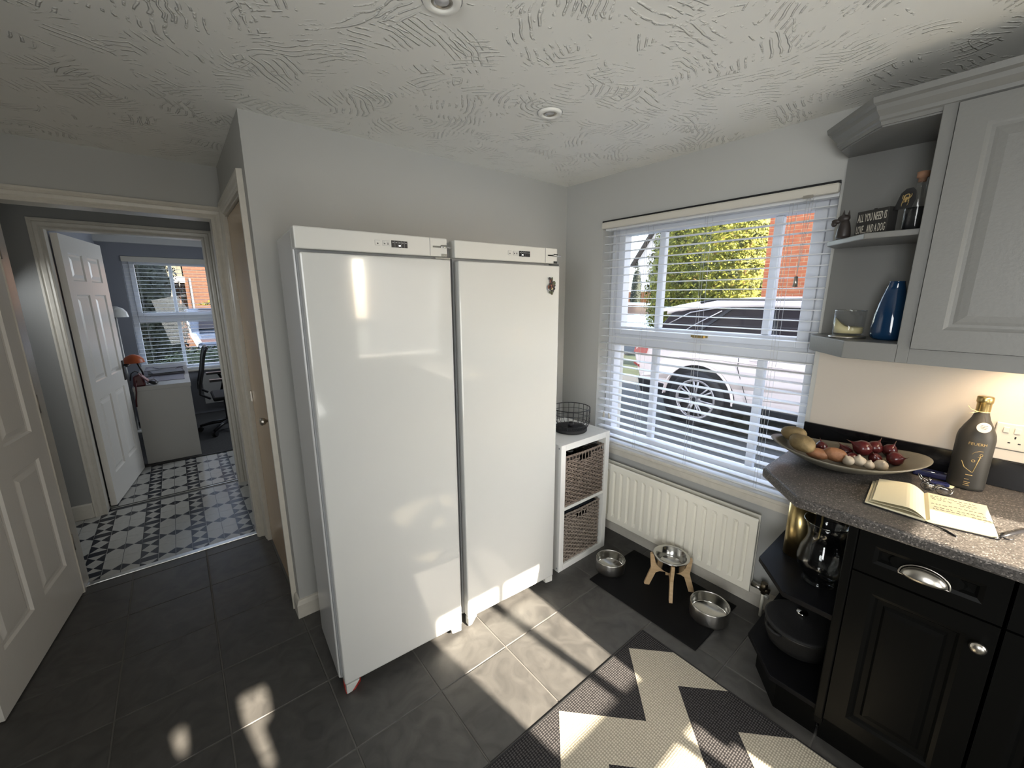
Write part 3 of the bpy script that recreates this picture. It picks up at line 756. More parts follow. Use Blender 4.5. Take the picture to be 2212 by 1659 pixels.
window('window_4', 'white plastic study window seen through two doorways', OF, ox0, ox1, oz0, oz1, 1.24, 1.31, (-2.085,), M['upvc'], 4)
# window boards
struct('trim_12', MB().box(-0.035, 0.10, -1.50, -0.30, 0.585, 0.607), M['trim'], 'cream window board below the blind', 'window sill', bevel=0.006)
struct('trim_13', MB().box(-0.018, -0.001, -1.50, -0.30, 0.545, 0.585), M['trim'])
struct('trim_14', MB().box(ox0-.03, ox1+.03, 4.76, 4.90, 0.59, 0.612), M['trim'], bevel=0.006)

# ---- venetian blinds
def blind(label, f3, u0, u1, z0, z1, pitch, nsl, depth, ladders, valance=True, m=M['slat'], tilt=0.0):
    t = thing('venetian_blind', label, 'blind', f3((u0+u1)/2, depth/2, z0))
    def bx(mb_, a0, a1, d0, d1, b0, b1):
        p, q = f3(a0, d0, b0), f3(a1, d1, b1); mb_.box(p[0], q[0], p[1], q[1], b0, b1)
    c = f3((u0+u1)/2, depth/2, 0); ax = 1 if abs(f3(1, 0, 0)[1]-f3(0, 0, 0)[1]) > .5 else 0
    # a slat: shallow crowned board, long axis along the window
    s = MB(); n = 5; ln = (u1-u0)/2
    top = []; bot = []
    for k in range(n):
        a = -depth/2+depth*k/(n-1); h = 0.0016*(1-(2*k/(n-1)-1)**2)+tilt*a
        for e in (-ln, ln):
            top.append((a, e, h+0.0014) if ax == 1 else (e, a, h+0.0014)); bot.append((a, e, h-0.0014) if ax == 1 else (e, a, h-0.0014))
    nv = len(top)
    fs = [(2*k, 2*k+1, 2*k+3, 2*k+2) for k in range(n-1)]+[(nv+2*k, nv+2*k+2, nv+2*k+3, nv+2*k+1) for k in range(n-1)]
    fs += [(0, nv, nv+1, 1), (2*n-2, 2*n-1, nv+2*n-1, nv+2*n-2)]+[(2*k, 2*k+2, nv+2*k+2, nv+2*k) for k in range(n-1)]+[(2*k+1, nv+2*k+1, nv+2*k+3, 2*k+3) for k in range(n-1)]
    s.add(top+bot, fs)
    me = mesh_of('slat', s, m); root = t.location
    ztop = z1-.055
    for k in range(nsl):
        z = ztop-pitch*(k+0.6)
        piece('slat', me, t, (c[0]-root[0]+(0 if ax == 0 else random.uniform(-.0008, .0008)), c[1]-root[1], z-root[2]))
    zb = ztop-pitch*(nsl+.3)
    mb_ = MB(); bx(mb_, u0, u1, 0.0, depth, zb-.018, zb); build('bottom_rail', mb_, m, t, bevel=0.003)
    mb_ = MB(); bx(mb_, u0, u1, 0.004, depth, z1-.05, z1); build('head_rail', mb_, m, t)
    for a in ladders:
        mb_ = MB()
        for dd in (-0.001, depth+.001): p, q = f3(a, dd, zb), f3(a, dd, z1-.05); mb_.tube([p, q], 0.0008, 5)
        p, q = f3(a+.012, -0.002, zb), f3(a+.012, -0.002, z1-.05); mb_.tube([p, q], 0.0007, 5)
        build('ladder_cord', mb_, M['cord'], t)
    return t, zb
KB = lambda u, d, z: (0.012+d, u, z)
bk, zb = blind('cream and white venetian blind in the kitchen window', KB, -1.482, -0.318, 0.61, 1.995, 0.0468, 28, 0.047, (-0.62, -0.955, -1.325))
mb = MB(); mb.box(-0.03, -0.004, -1.489, -0.318, 1.952, 1.99)
build('valance', mb, M['cassette'], bk, bevel=0.008)
build('valance_groove', MB().box(-0.012, 0.012, -1.487, -0.312, 1.992, 2.0005), M['black'], bk)
# pull cords, tassels
mb = MB()
for dy in (-.012, .0, .012): mb.tube([(-0.006, -1.39+dy, 1.95), (-0.006, -1.378, 1.63)], 0.0008, 5)
build('pull_cord', mb, M['cord'], bk)
build('tassel', MB().tube([(-0.006, -1.378, 1.635), (-0.006, -1.378, 1.59)], [0.007, 0.010], 8), M['nickel'], bk)
mb = MB(); mb.tube([(-0.006, -0.375, 1.95), (-0.006, -0.385, 0.80)], 0.0008, 5); mb.tube([(-0.006, -0.415, 1.95), (-0.006, -0.425, 0.80)], 0.0008, 5)
build('tilt_cord', mb, M['cord'], bk)
build('cord_tassel', MB().tube([(-0.006, -0.385, 0.805), (-0.006, -0.385, 0.77)], [0.005, 0.008], 8), M['cassette'], bk)
build('cord_tassel', MB().tube([(-0.006, -0.425, 0.805), (-0.008, -0.432, 0.772)], [0.005, 0.008], 8), M['cassette'], bk)
mb = MB(); mb.box(-0.032, -0.028, -1.405, -1.37, 1.946, 1.958)
build('cord_lock', mb, M['nickel'], bk)
OB = lambda u, d, z: (u, 4.82+d, z)
bo, _ = blind('white venetian blind in the distant study window', OB, ox0+.005, ox1-.005, 0.61, 2.02, 0.0468, 28, 0.047, (-2.40, -2.02, -1.62))
build('valance', MB().box(ox0, ox1, 4.79, 4.815, 1.965, 2.028), M['cassette'], bo, bevel=0.006)

# ---- downlights
for (x, y), lab in (((-0.875, -0.726), 'round white ceiling downlight nearer the window corner'), ((-1.515, -1.005), 'round white ceiling downlight cut by the top edge of the picture')):
    t = thing('downlight', lab, 'light', (x, y, H), group=None)
    build('trim_ring', MB().lathe([(0.026, 0.004), (0.027, -0.007), (0.031, -0.0095), (0.042, -0.0095), (0.046, -0.007), (0.048, 0.0)], (x, y, H-.0005), 40), mat('white_downlight_ring', (0.88, 0.87, 0.82), 0.3), t)
    build('painted_shadow_ring', MB().lathe([(0.0485, -0.0012), (0.0505, -0.0012)], (x, y, H), 40), M['gasket'], t)  # grey ring painted in as the shadow round the fitting
    build('lamp_bezel', MB().lathe([(0.018, -0.004), (0.021, -0.0075), (0.0265, -0.005)], (x, y, H), 32), M['nickel'], t)
    build('lamp_lens', MB().lathe([(0.0001, -0.0065), (0.012, -0.0055), (0.019, -0.0035)], (x, y, H), 24), M['lens'], t)

# ================================================================== FRIDGES
def fridge(label, loc, rz, w_, door_off, disp_lit, red_foot, handed=0):
    t = thing('tall_fridge', label, 'fridge', loc, rz, group=None)
    hgt = 1.7674; dp = 0.40
    B = lambda n_, mb_, m_, p=t, bv=0.0: build(n_, mb_, m_, p, world=False, bevel=bv)
    B('cabinet', MB().box(0, w_, 0.058, dp-.02, 0.035, hgt-.003).box(.012, w_-.012, dp-.02, dp, 0.06, hgt-.03), M['fridgeside'], bv=0.006)
    mb_ = MB().box(0.006, w_-.006, 0.044, 0.058, 0.05, 1.70)
    B('door_seal', mb_, M['gasket'])
    B('door', MB().box(door_off, w_+door_off, 0.0, 0.044, 0.048, 1.690), M['fridge'], bv=0.006)
    fa = B('control_fascia', MB().box(0, w_, 0.006, 0.058, 1.700, hgt), M['fascia'], bv=0.004)
    B('fascia_joint', MB().box(w_*.862, w_*.862+.0015, 0.004, 0.0062, 1.702, hgt-.002), M['gasket'], fa)
    # display, buttons
    dx = w_*0.585; n = 5
    dpn = B('display_panel', MB().box(dx, dx+.058, 0.003, 0.0062, 1.722, 1.745), M['black'], fa)
    mb_ = MB()
    for k in range(1, n): mb_.box(dx+.058*k/n-.0004, dx+.058*k/n+.0004, 0.0024, 0.003, 1.723, 1.744)
    B('display_divider', mb_, M['gasket'], fa)
    lx = dx+.058*(disp_lit+.5)/n
    B('indicator_light', MB().box(lx-.0032, lx+.0032, 0.002, 0.003, 1.7265, 1.7305), M['lit'], fa)
    mb_ = MB()
    for k in range(n):
        cx = dx+.058*(k+.5)/n; mb_.box(cx-.003, cx+.003, 0.0024, 0.003, 1.737, 1.7395)
    B('display_mark', mb_, M['gasket'], fa)
    for bx_, ww in ((dx-.058, .018), (dx-.031, .025)):
        B('button_outline', MB().box(bx_, bx_+ww, 0.005, 0.0062, 1.7255, 1.7262).box(bx_, bx_+ww, 0.005, 0.0062, 1.742, 1.7427).box(bx_, bx_+.0007, 0.005, 0.0062, 1.7255, 1.7427), M['gasket'], fa)
    mb_ = MB()
    for cx in (dx-.0485, dx-.0245, dx-.0125): mb_.box(cx-.0025, cx+.0025, 0.004, 0.0062, 1.7305, 1.7335)
    B('button', mb_, M['black'], fa)
    mb_ = MB()
    for cx in (dx-.0255, dx-.0125): mb_.box(cx-.004, cx+.003, 0.0048, 0.0062, 1.7365, 1.738)
    B('button_mark', mb_, M['gasket'], fa)
    # hinge plates and pins at the top right
    mb_ = MB(); mb_.box(w_-.062, w_+.012, 0.000, 0.004, 1.7315, 1.7375); mb_.box(w_-.03, w_-.004, -0.002, 0.006, 1.734, 1.742)
    mb_.tube([(w_-.03, -0.002, 1.7345), (w_+.014, -0.002, 1.7345)], 0.0022, 6)
    B('top_hinge', mb_, M['chrome'], fa)
    mb_ = MB(); mb_.box(w_-.05, w_+.012, 0.008, 0.05, 1.692, 1.6975); mb_.box(w_-.028, w_-.006, 0.0, 0.006, 1.700, 1.710)
    B('hinge_plate', mb_, M['chrome'], fa)
    # feet
    for fx in (0.03, w_-.03):
        for fy in (0.10, dp-.06):
            B('foot', MB().lathe([(0.014, 0.0), (0.014, 0.012), (0.006, 0.012), (0.006, 0.036)], (fx, fy, 0.0005), 12), M['black'], t)
    x0 = w_-.05+door_off
    mb_ = MB(); mb_.hexa([(x0, 0.003, .018), (x0+.048, 0.003, .012), (x0+.048, 0.042, .012), (x0, 0.042, .018)], [(x0-.006, 0.003, .048), (x0+.048, 0.003, .048), (x0+.048, 0.042, .048), (x0-.006, 0.042, .048)])
    B('lower_hinge_cover', mb_, M['fascia'], t, bv=0.004)
    if red_foot:
        mb_ = MB(); mb_.hexa([(0.012, 0.006, 0.0), (0.045, 0.006, 0.0), (0.075, 0.03, 0.0), (0.012, 0.05, 0.0)], [(0.012, 0.006, .006), (0.05, 0.006, .006), (0.082, 0.03, .042), (0.012, 0.05, .046)])
        B('red_wedge', mb_, M['red'], t, bv=0.002)
        mb_ = MB(); mb_.hexa([(0.014, -0.002, 0.006), (0.034, -0.002, 0.008), (0.034, 0.02, 0.008), (0.014, 0.02, 0.006)], [(0.014, -0.002, .046), (0.066, -0.002, .046), (0.066, 0.02, .046), (0.014, 0.02, .046)])
        B('foot_bracket', mb_, M['fascia'], t, bv=0.002)
    else:
        mb_ = MB(); mb_.hexa([(0.012, -0.002, 0.006), (0.03, -0.002, 0.008), (0.03, 0.03, 0.008), (0.012, 0.03, 0.006)], [(0.012, -0.002, .046), (0.06, -0.002, .046), (0.06, 0.03, .046), (0.012, 0.03, .046)])
        B('foot_bracket', mb_, M['fascia'], t, bv=0.003)
    return t
fa_ = fridge('tall white freestanding fridge nearest the alcove, red wedge under its corner', (-1.8036, -0.5681, 0), -0.0562, 0.526, 0.010, 2, True)
fb_ = fridge('tall white fridge beside the white shelf unit, magnet on its door', (-1.2395, -0.5879, 0), -0.067, 0.533, 0.012, 1, False)
# fridge magnet: an irregular carved cluster
t = thing('fridge_magnet', 'small dark carved souvenir magnet on the right-hand fridge door', 'magnet', (-0.752, -0.6225, 1.60))
rnd = random.Random(3); mb = MB()
for k in range(26):
    a = rnd.uniform(-.021, .021); b = rnd.uniform(-.034, .034)
    if abs(b) > .02 and abs(a) > .014: continue
    mb.ell((-0.752+a, -0.6255-rnd.uniform(0, .004)-a*-.067, 1.60+b), rnd.uniform(.004, .008), .003, rnd.uniform(.005, .010), n=8, m=5, jit=.2, seed=k, mi=k % 3)
build('magnet_figure', mb, [M['dog'], mat('magnet_brown', (0.16, 0.06, 0.04), 0.5), mat('magnet_green', (0.08, 0.09, 0.05), 0.5)], t)
mb = MB(); mb.ell((-0.745, -0.627, 1.582), .008, .003, .012, n=10, m=6); mb.ell((-0.768, -0.6265, 1.585), .01, .003, .007, n=10, m=6, mi=1)
build('magnet_pale_lumps', mb, [M['waxm'], M['gasket']], t)  # two paler lumps on the carved magnet

# ================================================================== WHITE SHELF UNIT WITH WICKER BASKETS
UX0, UX1, UY0, UY1 = -0.612, -0.198, -0.585, -0.205
t = thing('shelf_unit', 'small white two cube shelf unit with wicker baskets beside the fridge', 'shelf', ((UX0+UX1)/2, (UY0+UY1)/2, 0))
mb = MB(); mb.box(UX0, UX0+.036, UY0, UY1, 0, .768); mb.box(UX1-.036, UX1, UY0, UY1, 0, .768)
build('side_panel', MB().box(UX0, UX0+.036, UY0, UY1, 0, .768), M['melamine'], t, bevel=0.0015)
build('side_panel', MB().box(UX1-.036, UX1, UY0, UY1, 0, .768), M['melamine'], t, bevel=0.0015)
build('top_board', MB().box(UX0+.036, UX1-.036, UY0, UY1, .732, .768), M['melamine'], t, bevel=0.0015)
build('bottom_board', MB().box(UX0+.036, UX1-.036, UY0, UY1, 0.0, .036), M['melamine'], t, bevel=0.0015)
build('shelf_board', MB().box(UX0+.036, UX1-.036, UY0, UY1, .376, .394), M['melamine'], t, bevel=0.0015)
build('back_panel', MB().box(UX0+.03, UX1-.03, UY1-.006, UY1, .02, .75), M['melamine'], t)
for z in (0.75, 0.02): build('screw_cap', MB().tube([(UX0-.0012, UY0+.016, z), (UX0+.001, UY0+.016, z)], 0.005, 10), M['gasket'], t)
def wicker_basket(label, x0, x1, y0, y1, z0, z1, m, rimup, seed):
    t_ = thing('wicker_basket', label, 'basket', ((x0+x1)/2, (y0+y1)/2, z0))
    rnd = random.Random(seed); mb_ = MB()
    ns = 13; pitch = 0.0118; nr = int((z1-z0-.012)/pitch)
    hx0, hx1, hz0, hz1 = (x0+x1)/2-.050, (x0+x1)/2+.050, z1-.050, z1-.022
    xs = [x0+.006+(x1-x0-.012)*k/(ns-1) for k in range(ns)]
    for k, x in enumerate(xs): mb_.tube([(x, y0+.004, z0), (x+.001, y0+.004, z1-.004)], 0.0026, 5)
    for r in range(nr):
        z = z0+.006+pitch*r; pts = []
        for k, x in enumerate(xs):
            pts.append((x, y0+.004+(.006 if (k+r) % 2 else -.006), z+rnd.uniform(-.0016, .0016)))
            if k < ns-1: pts.append(((x+xs[k+1])/2, y0+.004, z+rnd.uniform(-.0014, .0014)))
        # weave broken by the hand hole
        if hz0 < z < hz1:
            l = [p for p in pts if p[0] < hx0]; q = [p for p in pts if p[0] > hx1]
            for s_ in (l, q):
                if len(s_) > 1: mb_.tube(s_, rnd.uniform(.0038, .0047), 5)
        else: mb_.tube(pts, rnd.uniform(.0038, .0048), 5)
    o = build('woven_front', mb_, m, t_); o['kind'] = 'stuff'
    # left side weave, simpler
    mb_ = MB()
    for r in range(nr):
        z = z0+.006+pitch*r
        mb_.tube([(x0+.003+(.003 if (k+r) % 2 else -.003), y0+.01+(y1-y0-.02)*k/7, z) for k in range(8)], .0038, 4)
        mb_.tube([(x1-.003+(.003 if (k+r) % 2 else -.003), y0+.01+(y1-y0-.02)*k/7, z) for k in range(8)], .0038, 4)
    o = build('woven_side', mb_, m, t_); o['kind'] = 'stuff'
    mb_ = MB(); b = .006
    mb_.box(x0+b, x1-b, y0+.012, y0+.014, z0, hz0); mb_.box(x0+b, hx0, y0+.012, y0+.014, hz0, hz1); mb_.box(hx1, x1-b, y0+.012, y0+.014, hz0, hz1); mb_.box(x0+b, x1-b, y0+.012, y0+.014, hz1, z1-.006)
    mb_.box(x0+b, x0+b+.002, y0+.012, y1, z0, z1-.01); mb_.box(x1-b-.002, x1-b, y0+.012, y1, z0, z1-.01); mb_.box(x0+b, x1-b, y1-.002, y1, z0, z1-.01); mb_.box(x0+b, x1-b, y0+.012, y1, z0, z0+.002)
    build('lining', mb_, M['wickerdark'], t_)  # dark backing put in as the shade seen through the weave
    # twisted rim
    for ph in (0, pi):
        pts = []
        loop = [(x0+.004, y0+.003), (x1-.004, y0+.003), (x1-.004, y1-.003), (x0+.004, y1-.003)]
        per = 0
        for i in range(4):
            a, b_ = Vector(loop[i]), Vector(loop[(i+1) % 4]); n_ = int((b_-a).length/.008)
            for k in range(n_):
                p = a+(b_-a)*k/n_; per += .008; q = per*2*pi/.045+ph
                sag = rimup*math.exp(-((p.x-(x0+x1)/2)/.1)**2)*-.004
                pts.append((p.x, p.y+.0035*cos(q), z1+.0035*sin(q)+sag))
        mb_ = MB(); mb_.tube(pts, .0042, 5, closed=True); build('rim', mb_, m, t_)
    mb_ = MB()
    for ph in (0, pi):
        mb_.tube([(x0+.004+(x1-x0-.008)*k/40, y0+.001+.003*cos(k*.9+ph), z0+.006+.003*sin(k*.9+ph)) for k in range(41)], .004, 5)
    build('base_braid', mb_, m, t_)
    return t_
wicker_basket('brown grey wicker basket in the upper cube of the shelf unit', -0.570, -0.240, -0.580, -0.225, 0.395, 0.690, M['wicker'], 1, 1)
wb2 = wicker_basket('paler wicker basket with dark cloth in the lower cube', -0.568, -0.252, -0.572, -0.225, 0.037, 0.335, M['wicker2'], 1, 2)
mb = MB(); N = 12
for i in range(N+1):
    for j in range(5):
        x = -0.558+.296*i/N; y = -0.555+.31*j/4
        mb.v.append((x, y, 0.332+.022*sin(pi*i/N)*sin(pi*j/4+.3)+.004*sin(i*2.1+j)))
for i in range(N):
    for j in range(4):
        a = i*5+j; mb.f.append((a, a+5, a+6, a+1)); mb.m.append(0); mb.sm.append(True)
o = build('dark_cloth', mb, M['navy'], None, loc=(-0.41, -0.40, 0.335)); o.data.materials[0] = mat('dark_teal_cloth', (0.008, 0.013, 0.018), 0.9)
so_ = o.modifiers.new('t', 'SOLIDIFY'); so_.thickness = 0.006
tag(o, 'dark folded cloth lying in the lower wicker basket', 'cloth')
mb = MB()
for k, (x, y, r) in enumerate(((-.50, -.53, .030), (-.43, -.52, .026), (-.35, -.52, .034), (-.29, -.53, .022))): mb.ell((x, y, .7035), r, .03, .008, n=12, m=7, jit=.25, seed=k)
o = build('crumpled_bags', mb, mat('dark_plastic_bag', (0.03, 0.03, 0.028), 0.4), None, loc=(-.40, -.53, .68)); tag(o, 'crumpled dark bags showing above the upper basket rim', 'bag', kind='stuff')

# wire bowl on the unit
t = thing('wire_basket', 'round black wire basket with solid base on the white shelf unit', 'basket', (-0.372, -0.425, 0.768))
cx, cy, zb_ = -0.372, -0.425, 0.769
build('base_disc', MB().lathe([(0.0001, 0), (0.096, 0), (0.099, 0.004), (0.099, 0.018), (0.092, 0.022), (0.0001, 0.022)], (cx, cy, zb_), 40), M['blackmatt'], t)
build('knob', MB().lathe([(0.0001, .022), (.012, .022), (.017, .030), (.017, .044), (.010, .050), (.0001, .050)], (cx+.004, cy, zb_), 20), M['black'], t)
mb = MB()
for k in range(22):
    a = 2*pi*k/22; pts = []
    for r, z in ((.088, .020), (.104, .032), (.112, .055), (.113, .08), (.113, .140)): pts.append((cx+r*cos(a), cy+r*sin(a), zb_+z))
    mb.tube(pts, .0016, 5)
o = build('upright_wires', mb, M['black'], t)
for r, z, q in ((.113, .140, .0026), (.1135, .108, .0015), (.113, .072, .0015), (.108, .045, .0015)):
    build('ring_wire', MB().tube([(cx+r*cos(2*pi*k/40), cy+r*sin(2*pi*k/40), zb_+z) for k in range(40)], q, 6, closed=True), M['black'], t)

# ================================================================== RADIATOR
t = thing('radiator', 'cream white ribbed panel radiator under the driveway window', 'radiator', (-0.05, -0.88, 0.12))
ry0, ry1, rz0, rz1, rx = -1.395, -0.36, 0.124, 0.512, -0.105
mb = MB(); ys = [ry0, ry0+.02]; dep = [0, 0]
n = 19; p = (ry1-ry0-.05)/n
for k in range(n):
    a = ry0+.03+p*k
    ys += [a, a+.006, a+p*.44, a+p*.44+.006]; dep += [0, 1, 1, 0]
ys += [ry1-.015, ry1]; dep += [0, 0]
zs = [(rz0, 0, -1), (rz0+.006, 0, 0), (rz0+.035, 0, 0), (rz0+.048, .7, 0), (rz0+.056, 1, 0), (rz1-.056, 1, 0), (rz1-.048, .7, 0), (rz1-.035, 0, 0), (rz1-.006, 0, 0), (rz1, 0, -1)]
for y, dd in zip(ys, dep):
    for z, m_, e in zs: mb.v.append((rx+.010*dd*m_+(.006 if e else 0), y, z))
nz = len(zs)
for i in range(len(ys)-1):
    for j in range(nz-1):
        a = i*nz+j; mb.f.append((a, a+nz, a+nz+1, a+1)); mb.m.append(0); mb.sm.append(False)
o = build('ribbed_front_panel', mb, M['rad'], t)
s_ = o.modifiers.new('s', 'SOLIDIFY'); s_.thickness = 0.012; s_.offset = 0
bv = o.modifiers.new('b', 'BEVEL'); bv.width = .002; bv.segments = 2; bv.limit_method = 'ANGLE'; bv.angle_limit = R(35)
build('rear_panel', MB().box(-0.052, -0.040, ry0+.01, ry1-.01, rz0+.01, rz1-.002), M['rad'], t, bevel=0.003)
build('side_bracket', MB().box(-0.095, -0.052, ry0+.012, ry0+.016, rz0+.03, rz1-.03), M['rad'], t)
mb = MB()
for y in (-1.25, -0.50): mb.box(-0.040, -0.0005, y-.02, y+.02, 0.2, 0.45)
build('wall_bracket', mb, M['rad'], t)
mb = MB(); mb.tube([(-0.07, ry0+.005, .15), (-0.07, -1.44, .15)], .011, 10)
build('valve_union', mb, M['nickel'], t)
mb = MB(); mb.tube([(-0.07, -1.445, .128), (-0.07, -1.445, .15), (-0.07, -1.445, .151), (-0.07, -1.445, .185)], [.012, .013, .017, .015], 12); mb.tube([(-0.07, -1.43, .15), (-0.07, -1.47, .15)], .014, 8)
build('valve', mb, mat('tarnished_brass', (0.16, 0.13, 0.09), 0.4, metal=1.0), t)
build('valve_cap', MB().tube([(-0.07, -1.462, .115), (-0.07, -1.462, .13)], [.011, .011], 12), M['fascia'], t)
build('pipe', MB().tube([(-0.07, -1.445, .13), (-0.07, -1.445, .001)], .0075, 8), M['rad'], t)

# ================================================================== MAT, BOWLS, RUG
o = build('rubber_mat', MB().box(-0.520, -0.095, -1.345, -0.735, 0.0012, 0.006), M['matmat'], None, loc=(-0.31, -1.04, 0), bevel=0.002)
tag(o, 'thin black rubber feeding mat on the floor beside the radiator', 'mat')
def dog_bowl(label, cx, cy, r, h, z):
    t_ = thing('dog_bowl', label, 'bowl', (cx, cy, z), group=None)
    build('outer_wall', MB().lathe([(r*.93, 0), (r*.985, .006), (r, .014), (r, h-.004), (r*.985, h), (r*.965, h), (r*.955, h-.004)], (cx, cy, z), 56), M['steel'], t_)
    build('inner_basin', MB().lathe([(r*.955, h-.004), (r*.95, .022), (r*.90, .014), (0.0001, .012)], (cx, cy, z), 56), M['steelin'], t_)
    return t_
dog_bowl('brushed steel dog bowl on the mat corner nearest the shelf unit', -0.362, -0.757, 0.082, 0.072, 0.0062)
dog_bowl('wider brushed steel dog bowl near the end of the radiator', -0.278, -1.288, 0.090, 0.075, 0.0062)
scx, scy = -0.240, -1.052
t = thing('feeding_stand', 'four legged birch plywood stand carrying a raised steel bowl', 'stand', (scx, scy, 0.0062), group=None)
for k, ang in enumerate((R(125), R(215), R(305), R(35))):
    c_, s_ = cos(ang), sin(ang); th = .0085
    poly = [(.100, 0), (.122, 0), (.128, .004), (.098, .105), (.106, .188), (.100, .194), (.088, .190), (.074, .135), (.056, .118), (.0, .116), (.0, .094), (.052, .094), (.072, .082)]
    mb = MB(); A = []; Bv = []
    for r_, z_ in poly:
        A.append((scx+r_*c_-th*s_, scy+r_*s_+th*c_, .0062+z_)); Bv.append((scx+r_*c_+th*s_, scy+r_*s_-th*c_, .0062+z_))
    mb.hexa(A, Bv); build('leg', mb, M['ply'], t, bevel=0.0015)
t = thing('raised_dog_bowl', 'shiny steel bowl held in the wooden stand', 'bowl', (scx, scy, 0.125))
build('bowl_body', MB().lathe([(.0001, .128), (.058, .128), (.070, .140), (.078, .190), (.092, .196), (.093, .199), (.088, .201), (.076, .197), (.070, .150), (.060, .136), (.0001, .134)], (scx, scy, .004), 48), M['steelin'], t)

# rug: interlocking zigzags
RX0, RX1, RY0, RY1 = -1.76, -0.603, -2.85, -1.133
t = thing('rug', 'woven rug with interlocking cream and charcoal zigzags on the kitchen floor', 'rug', ((RX0+RX1)/2, (RY0+RY1)/2, 0))
build('backing', MB().box(RX0, RX1, RY0, RY1, 0.0010, 0.0055), M['rugb'], t, bevel=0.0015)
hx = 0.2235; bandp = 0.2335
def zig(x): 
    u = abs(((x+.74)/hx+1) % 2-1); return -1.150-bandp*u
xs = sorted(set([RX0+.004, RX1-.004]+[-.74-hx*j for j in range(-1, 6) if RX0 < -.74-hx*j < RX1]))
for k in range(0, 8):
    if k % 2: continue
    cols = []
    for i in range(len(xs)-1):
        a, b_ = xs[i], xs[i+1]
        poly = [(a, zig(a)-k*bandp), (b_, zig(b_)-k*bandp), (b_, zig(b_)-(k+1)*bandp), (a, zig(a)-(k+1)*bandp)]
        q = clipy(poly, RY0+.004, RY1-.004)
        if q: cols.append(q)
    if cols:
        mb = MB()
        for q in cols: mb.prism(q, 0.0055, 0.0068)
        build('cream_zigzag', mb, M['rugw'], t)
build('bound_edge', MB().box(RX0-.003, RX1+.003, RY1-.002, RY1+.003, 0.001, 0.0065).box(RX1-.001, RX1+.003, RY0, RY1, 0.001, 0.0065).box(RX0-.003, RX0+.001, RY0, RY1, 0.001, 0.0065), M['blackmatt'], t, bevel=0.001)

# ================================================================== BASE CABINETS
WZ = 0.872; WT = 0.910
FX = -0.598                       # front plane of doors
FLR = [(0.010, -.004), (0.016, -.012), (0.030, -.013), (0.036, -.006), (0.050, -.004)]
def front(parent, name, y0, y1, z0, z1, frame, m, x=FX, th=.02):
    """slab with a recessed, beaded field, facing -x; y0 > y1"""
    mb_ = MB(); a, b_ = min(y0, y1), max(y0, y1)
    f3 = lambda u, v, d: (x-d, u, v)
    panel_face(mb_, a, b_, z0, z1, [(a+frame, b_-frame, z0+frame, z1-frame)], f3, FLR)
    P = lambda u, v, k: (x+k*th, u, v)
    for (p, q) in (((a, z0), (b_, z0)), ((b_, z0), (b_, z1)), ((b_, z1), (a, z1)), ((a, z1), (a, z0))): mb_.add([P(*p, 0), P(*q, 0), P(*q, 1), P(*p, 1)], [(0, 1, 2, 3)])
    mb_.add([P(a, z0, 1), P(b_, z0, 1), P(b_, z1, 1), P(a, z1, 1)], [(0, 1, 2, 3)])
    return build(name, mb_, m, parent)
def knob(parent, x, y, z, r=.0165):
    mb_ = MB(); P = [(0, .007), (-.010, .006), (-.014, .009), (-.019, r), (-.025, r*.92), (-.029, r*.55), (-.0305, .002)]
    mb_.tube([(x+a, y, z) for a, _ in P], [b_ for _, b_ in P], 20); return build('knob', mb_, M['nickel'], parent)
def cup_handle(parent, x, y, z, wd=.048, ht=.017):
    mb_ = MB(); N = 16; K = 7; pts = []
    for i in range(N+1):
        a = -pi/2+pi*i/N
        for j in range(K+1):
            e = pi/2*j/K
            yy = y+wd*sin(a)*cos(e*.0)*(1-0.0*j); s_ = cos(a)
            rr = sqrt(max(0, 1-(sin(a))**2))
            # quarter dome, closed on top and open below
            zz = z-ht*.6+2*ht*rr*sin(e) if True else 0
            xx = x-.026*rr*cos(e)
            pts.append((xx, yy, zz))
    mb_.v = pts
    for i in range(N):
        for j in range(K):
            a = i*(K+1)+j; mb_.f.append((a, a+K+1, a+K+2, a+1)); mb_.m.append(0); mb_.sm.append(True)
    o_ = build('cup_handle', mb_, M['nickel'], parent); s_ = o_.modifiers.new('s', 'SOLIDIFY'); s_.thickness = .002
    ring = [(x-.001, y+(wd+.004)*cos(2*pi*k/32), z-ht*.6+(2*ht+.004)*max(sin(2*pi*k/32), -.12)) for k in range(32)]
    build('handle_rim', MB().tube(ring, .0022, 6, closed=True), M['nickel'], o_)
    return o_
def base_cab(label, y0, y1, handle=True, knob_left=False):
    t_ = thing('base_cabinet', label, 'cabinet', (-.30, (y0+y1)/2, 0))
    build('carcass', MB().box(-.576, -.004, y1+.001, y0-.001, .14, WZ-.002), M['cabblack'], t_)
    dr = front(t_, 'drawer_front', y0-.002, y1+.002, .728, .864, .040, M['cabblack'])
    cup_handle(dr, FX, (y0+y1)/2, .785)
    do = front(t_, 'door', y0-.002, y1+.002, .152, .722, .052, M['cabblack'])
    knob(do, FX, y1+.030 if not knob_left else y0-.03, .655)
    return t_
base_cab('narrow black base cabinet with drawer, cup handle and panelled door', -1.815, -2.118)
base_cab('black base cabinet cut off by the right edge of the picture', -2.122, -2.62)
base_cab('black base cabinet out of sight towards the camera side', -2.624, -3.12)
o = build('plinth', MB().box(-.53, -.51, -1.80, -3.12, 0.001, .139), M['cabblack'], None, loc=(-.52, -2.4, 0)); tag(o, 'black kickboard under the base cabinets', 'plinth')
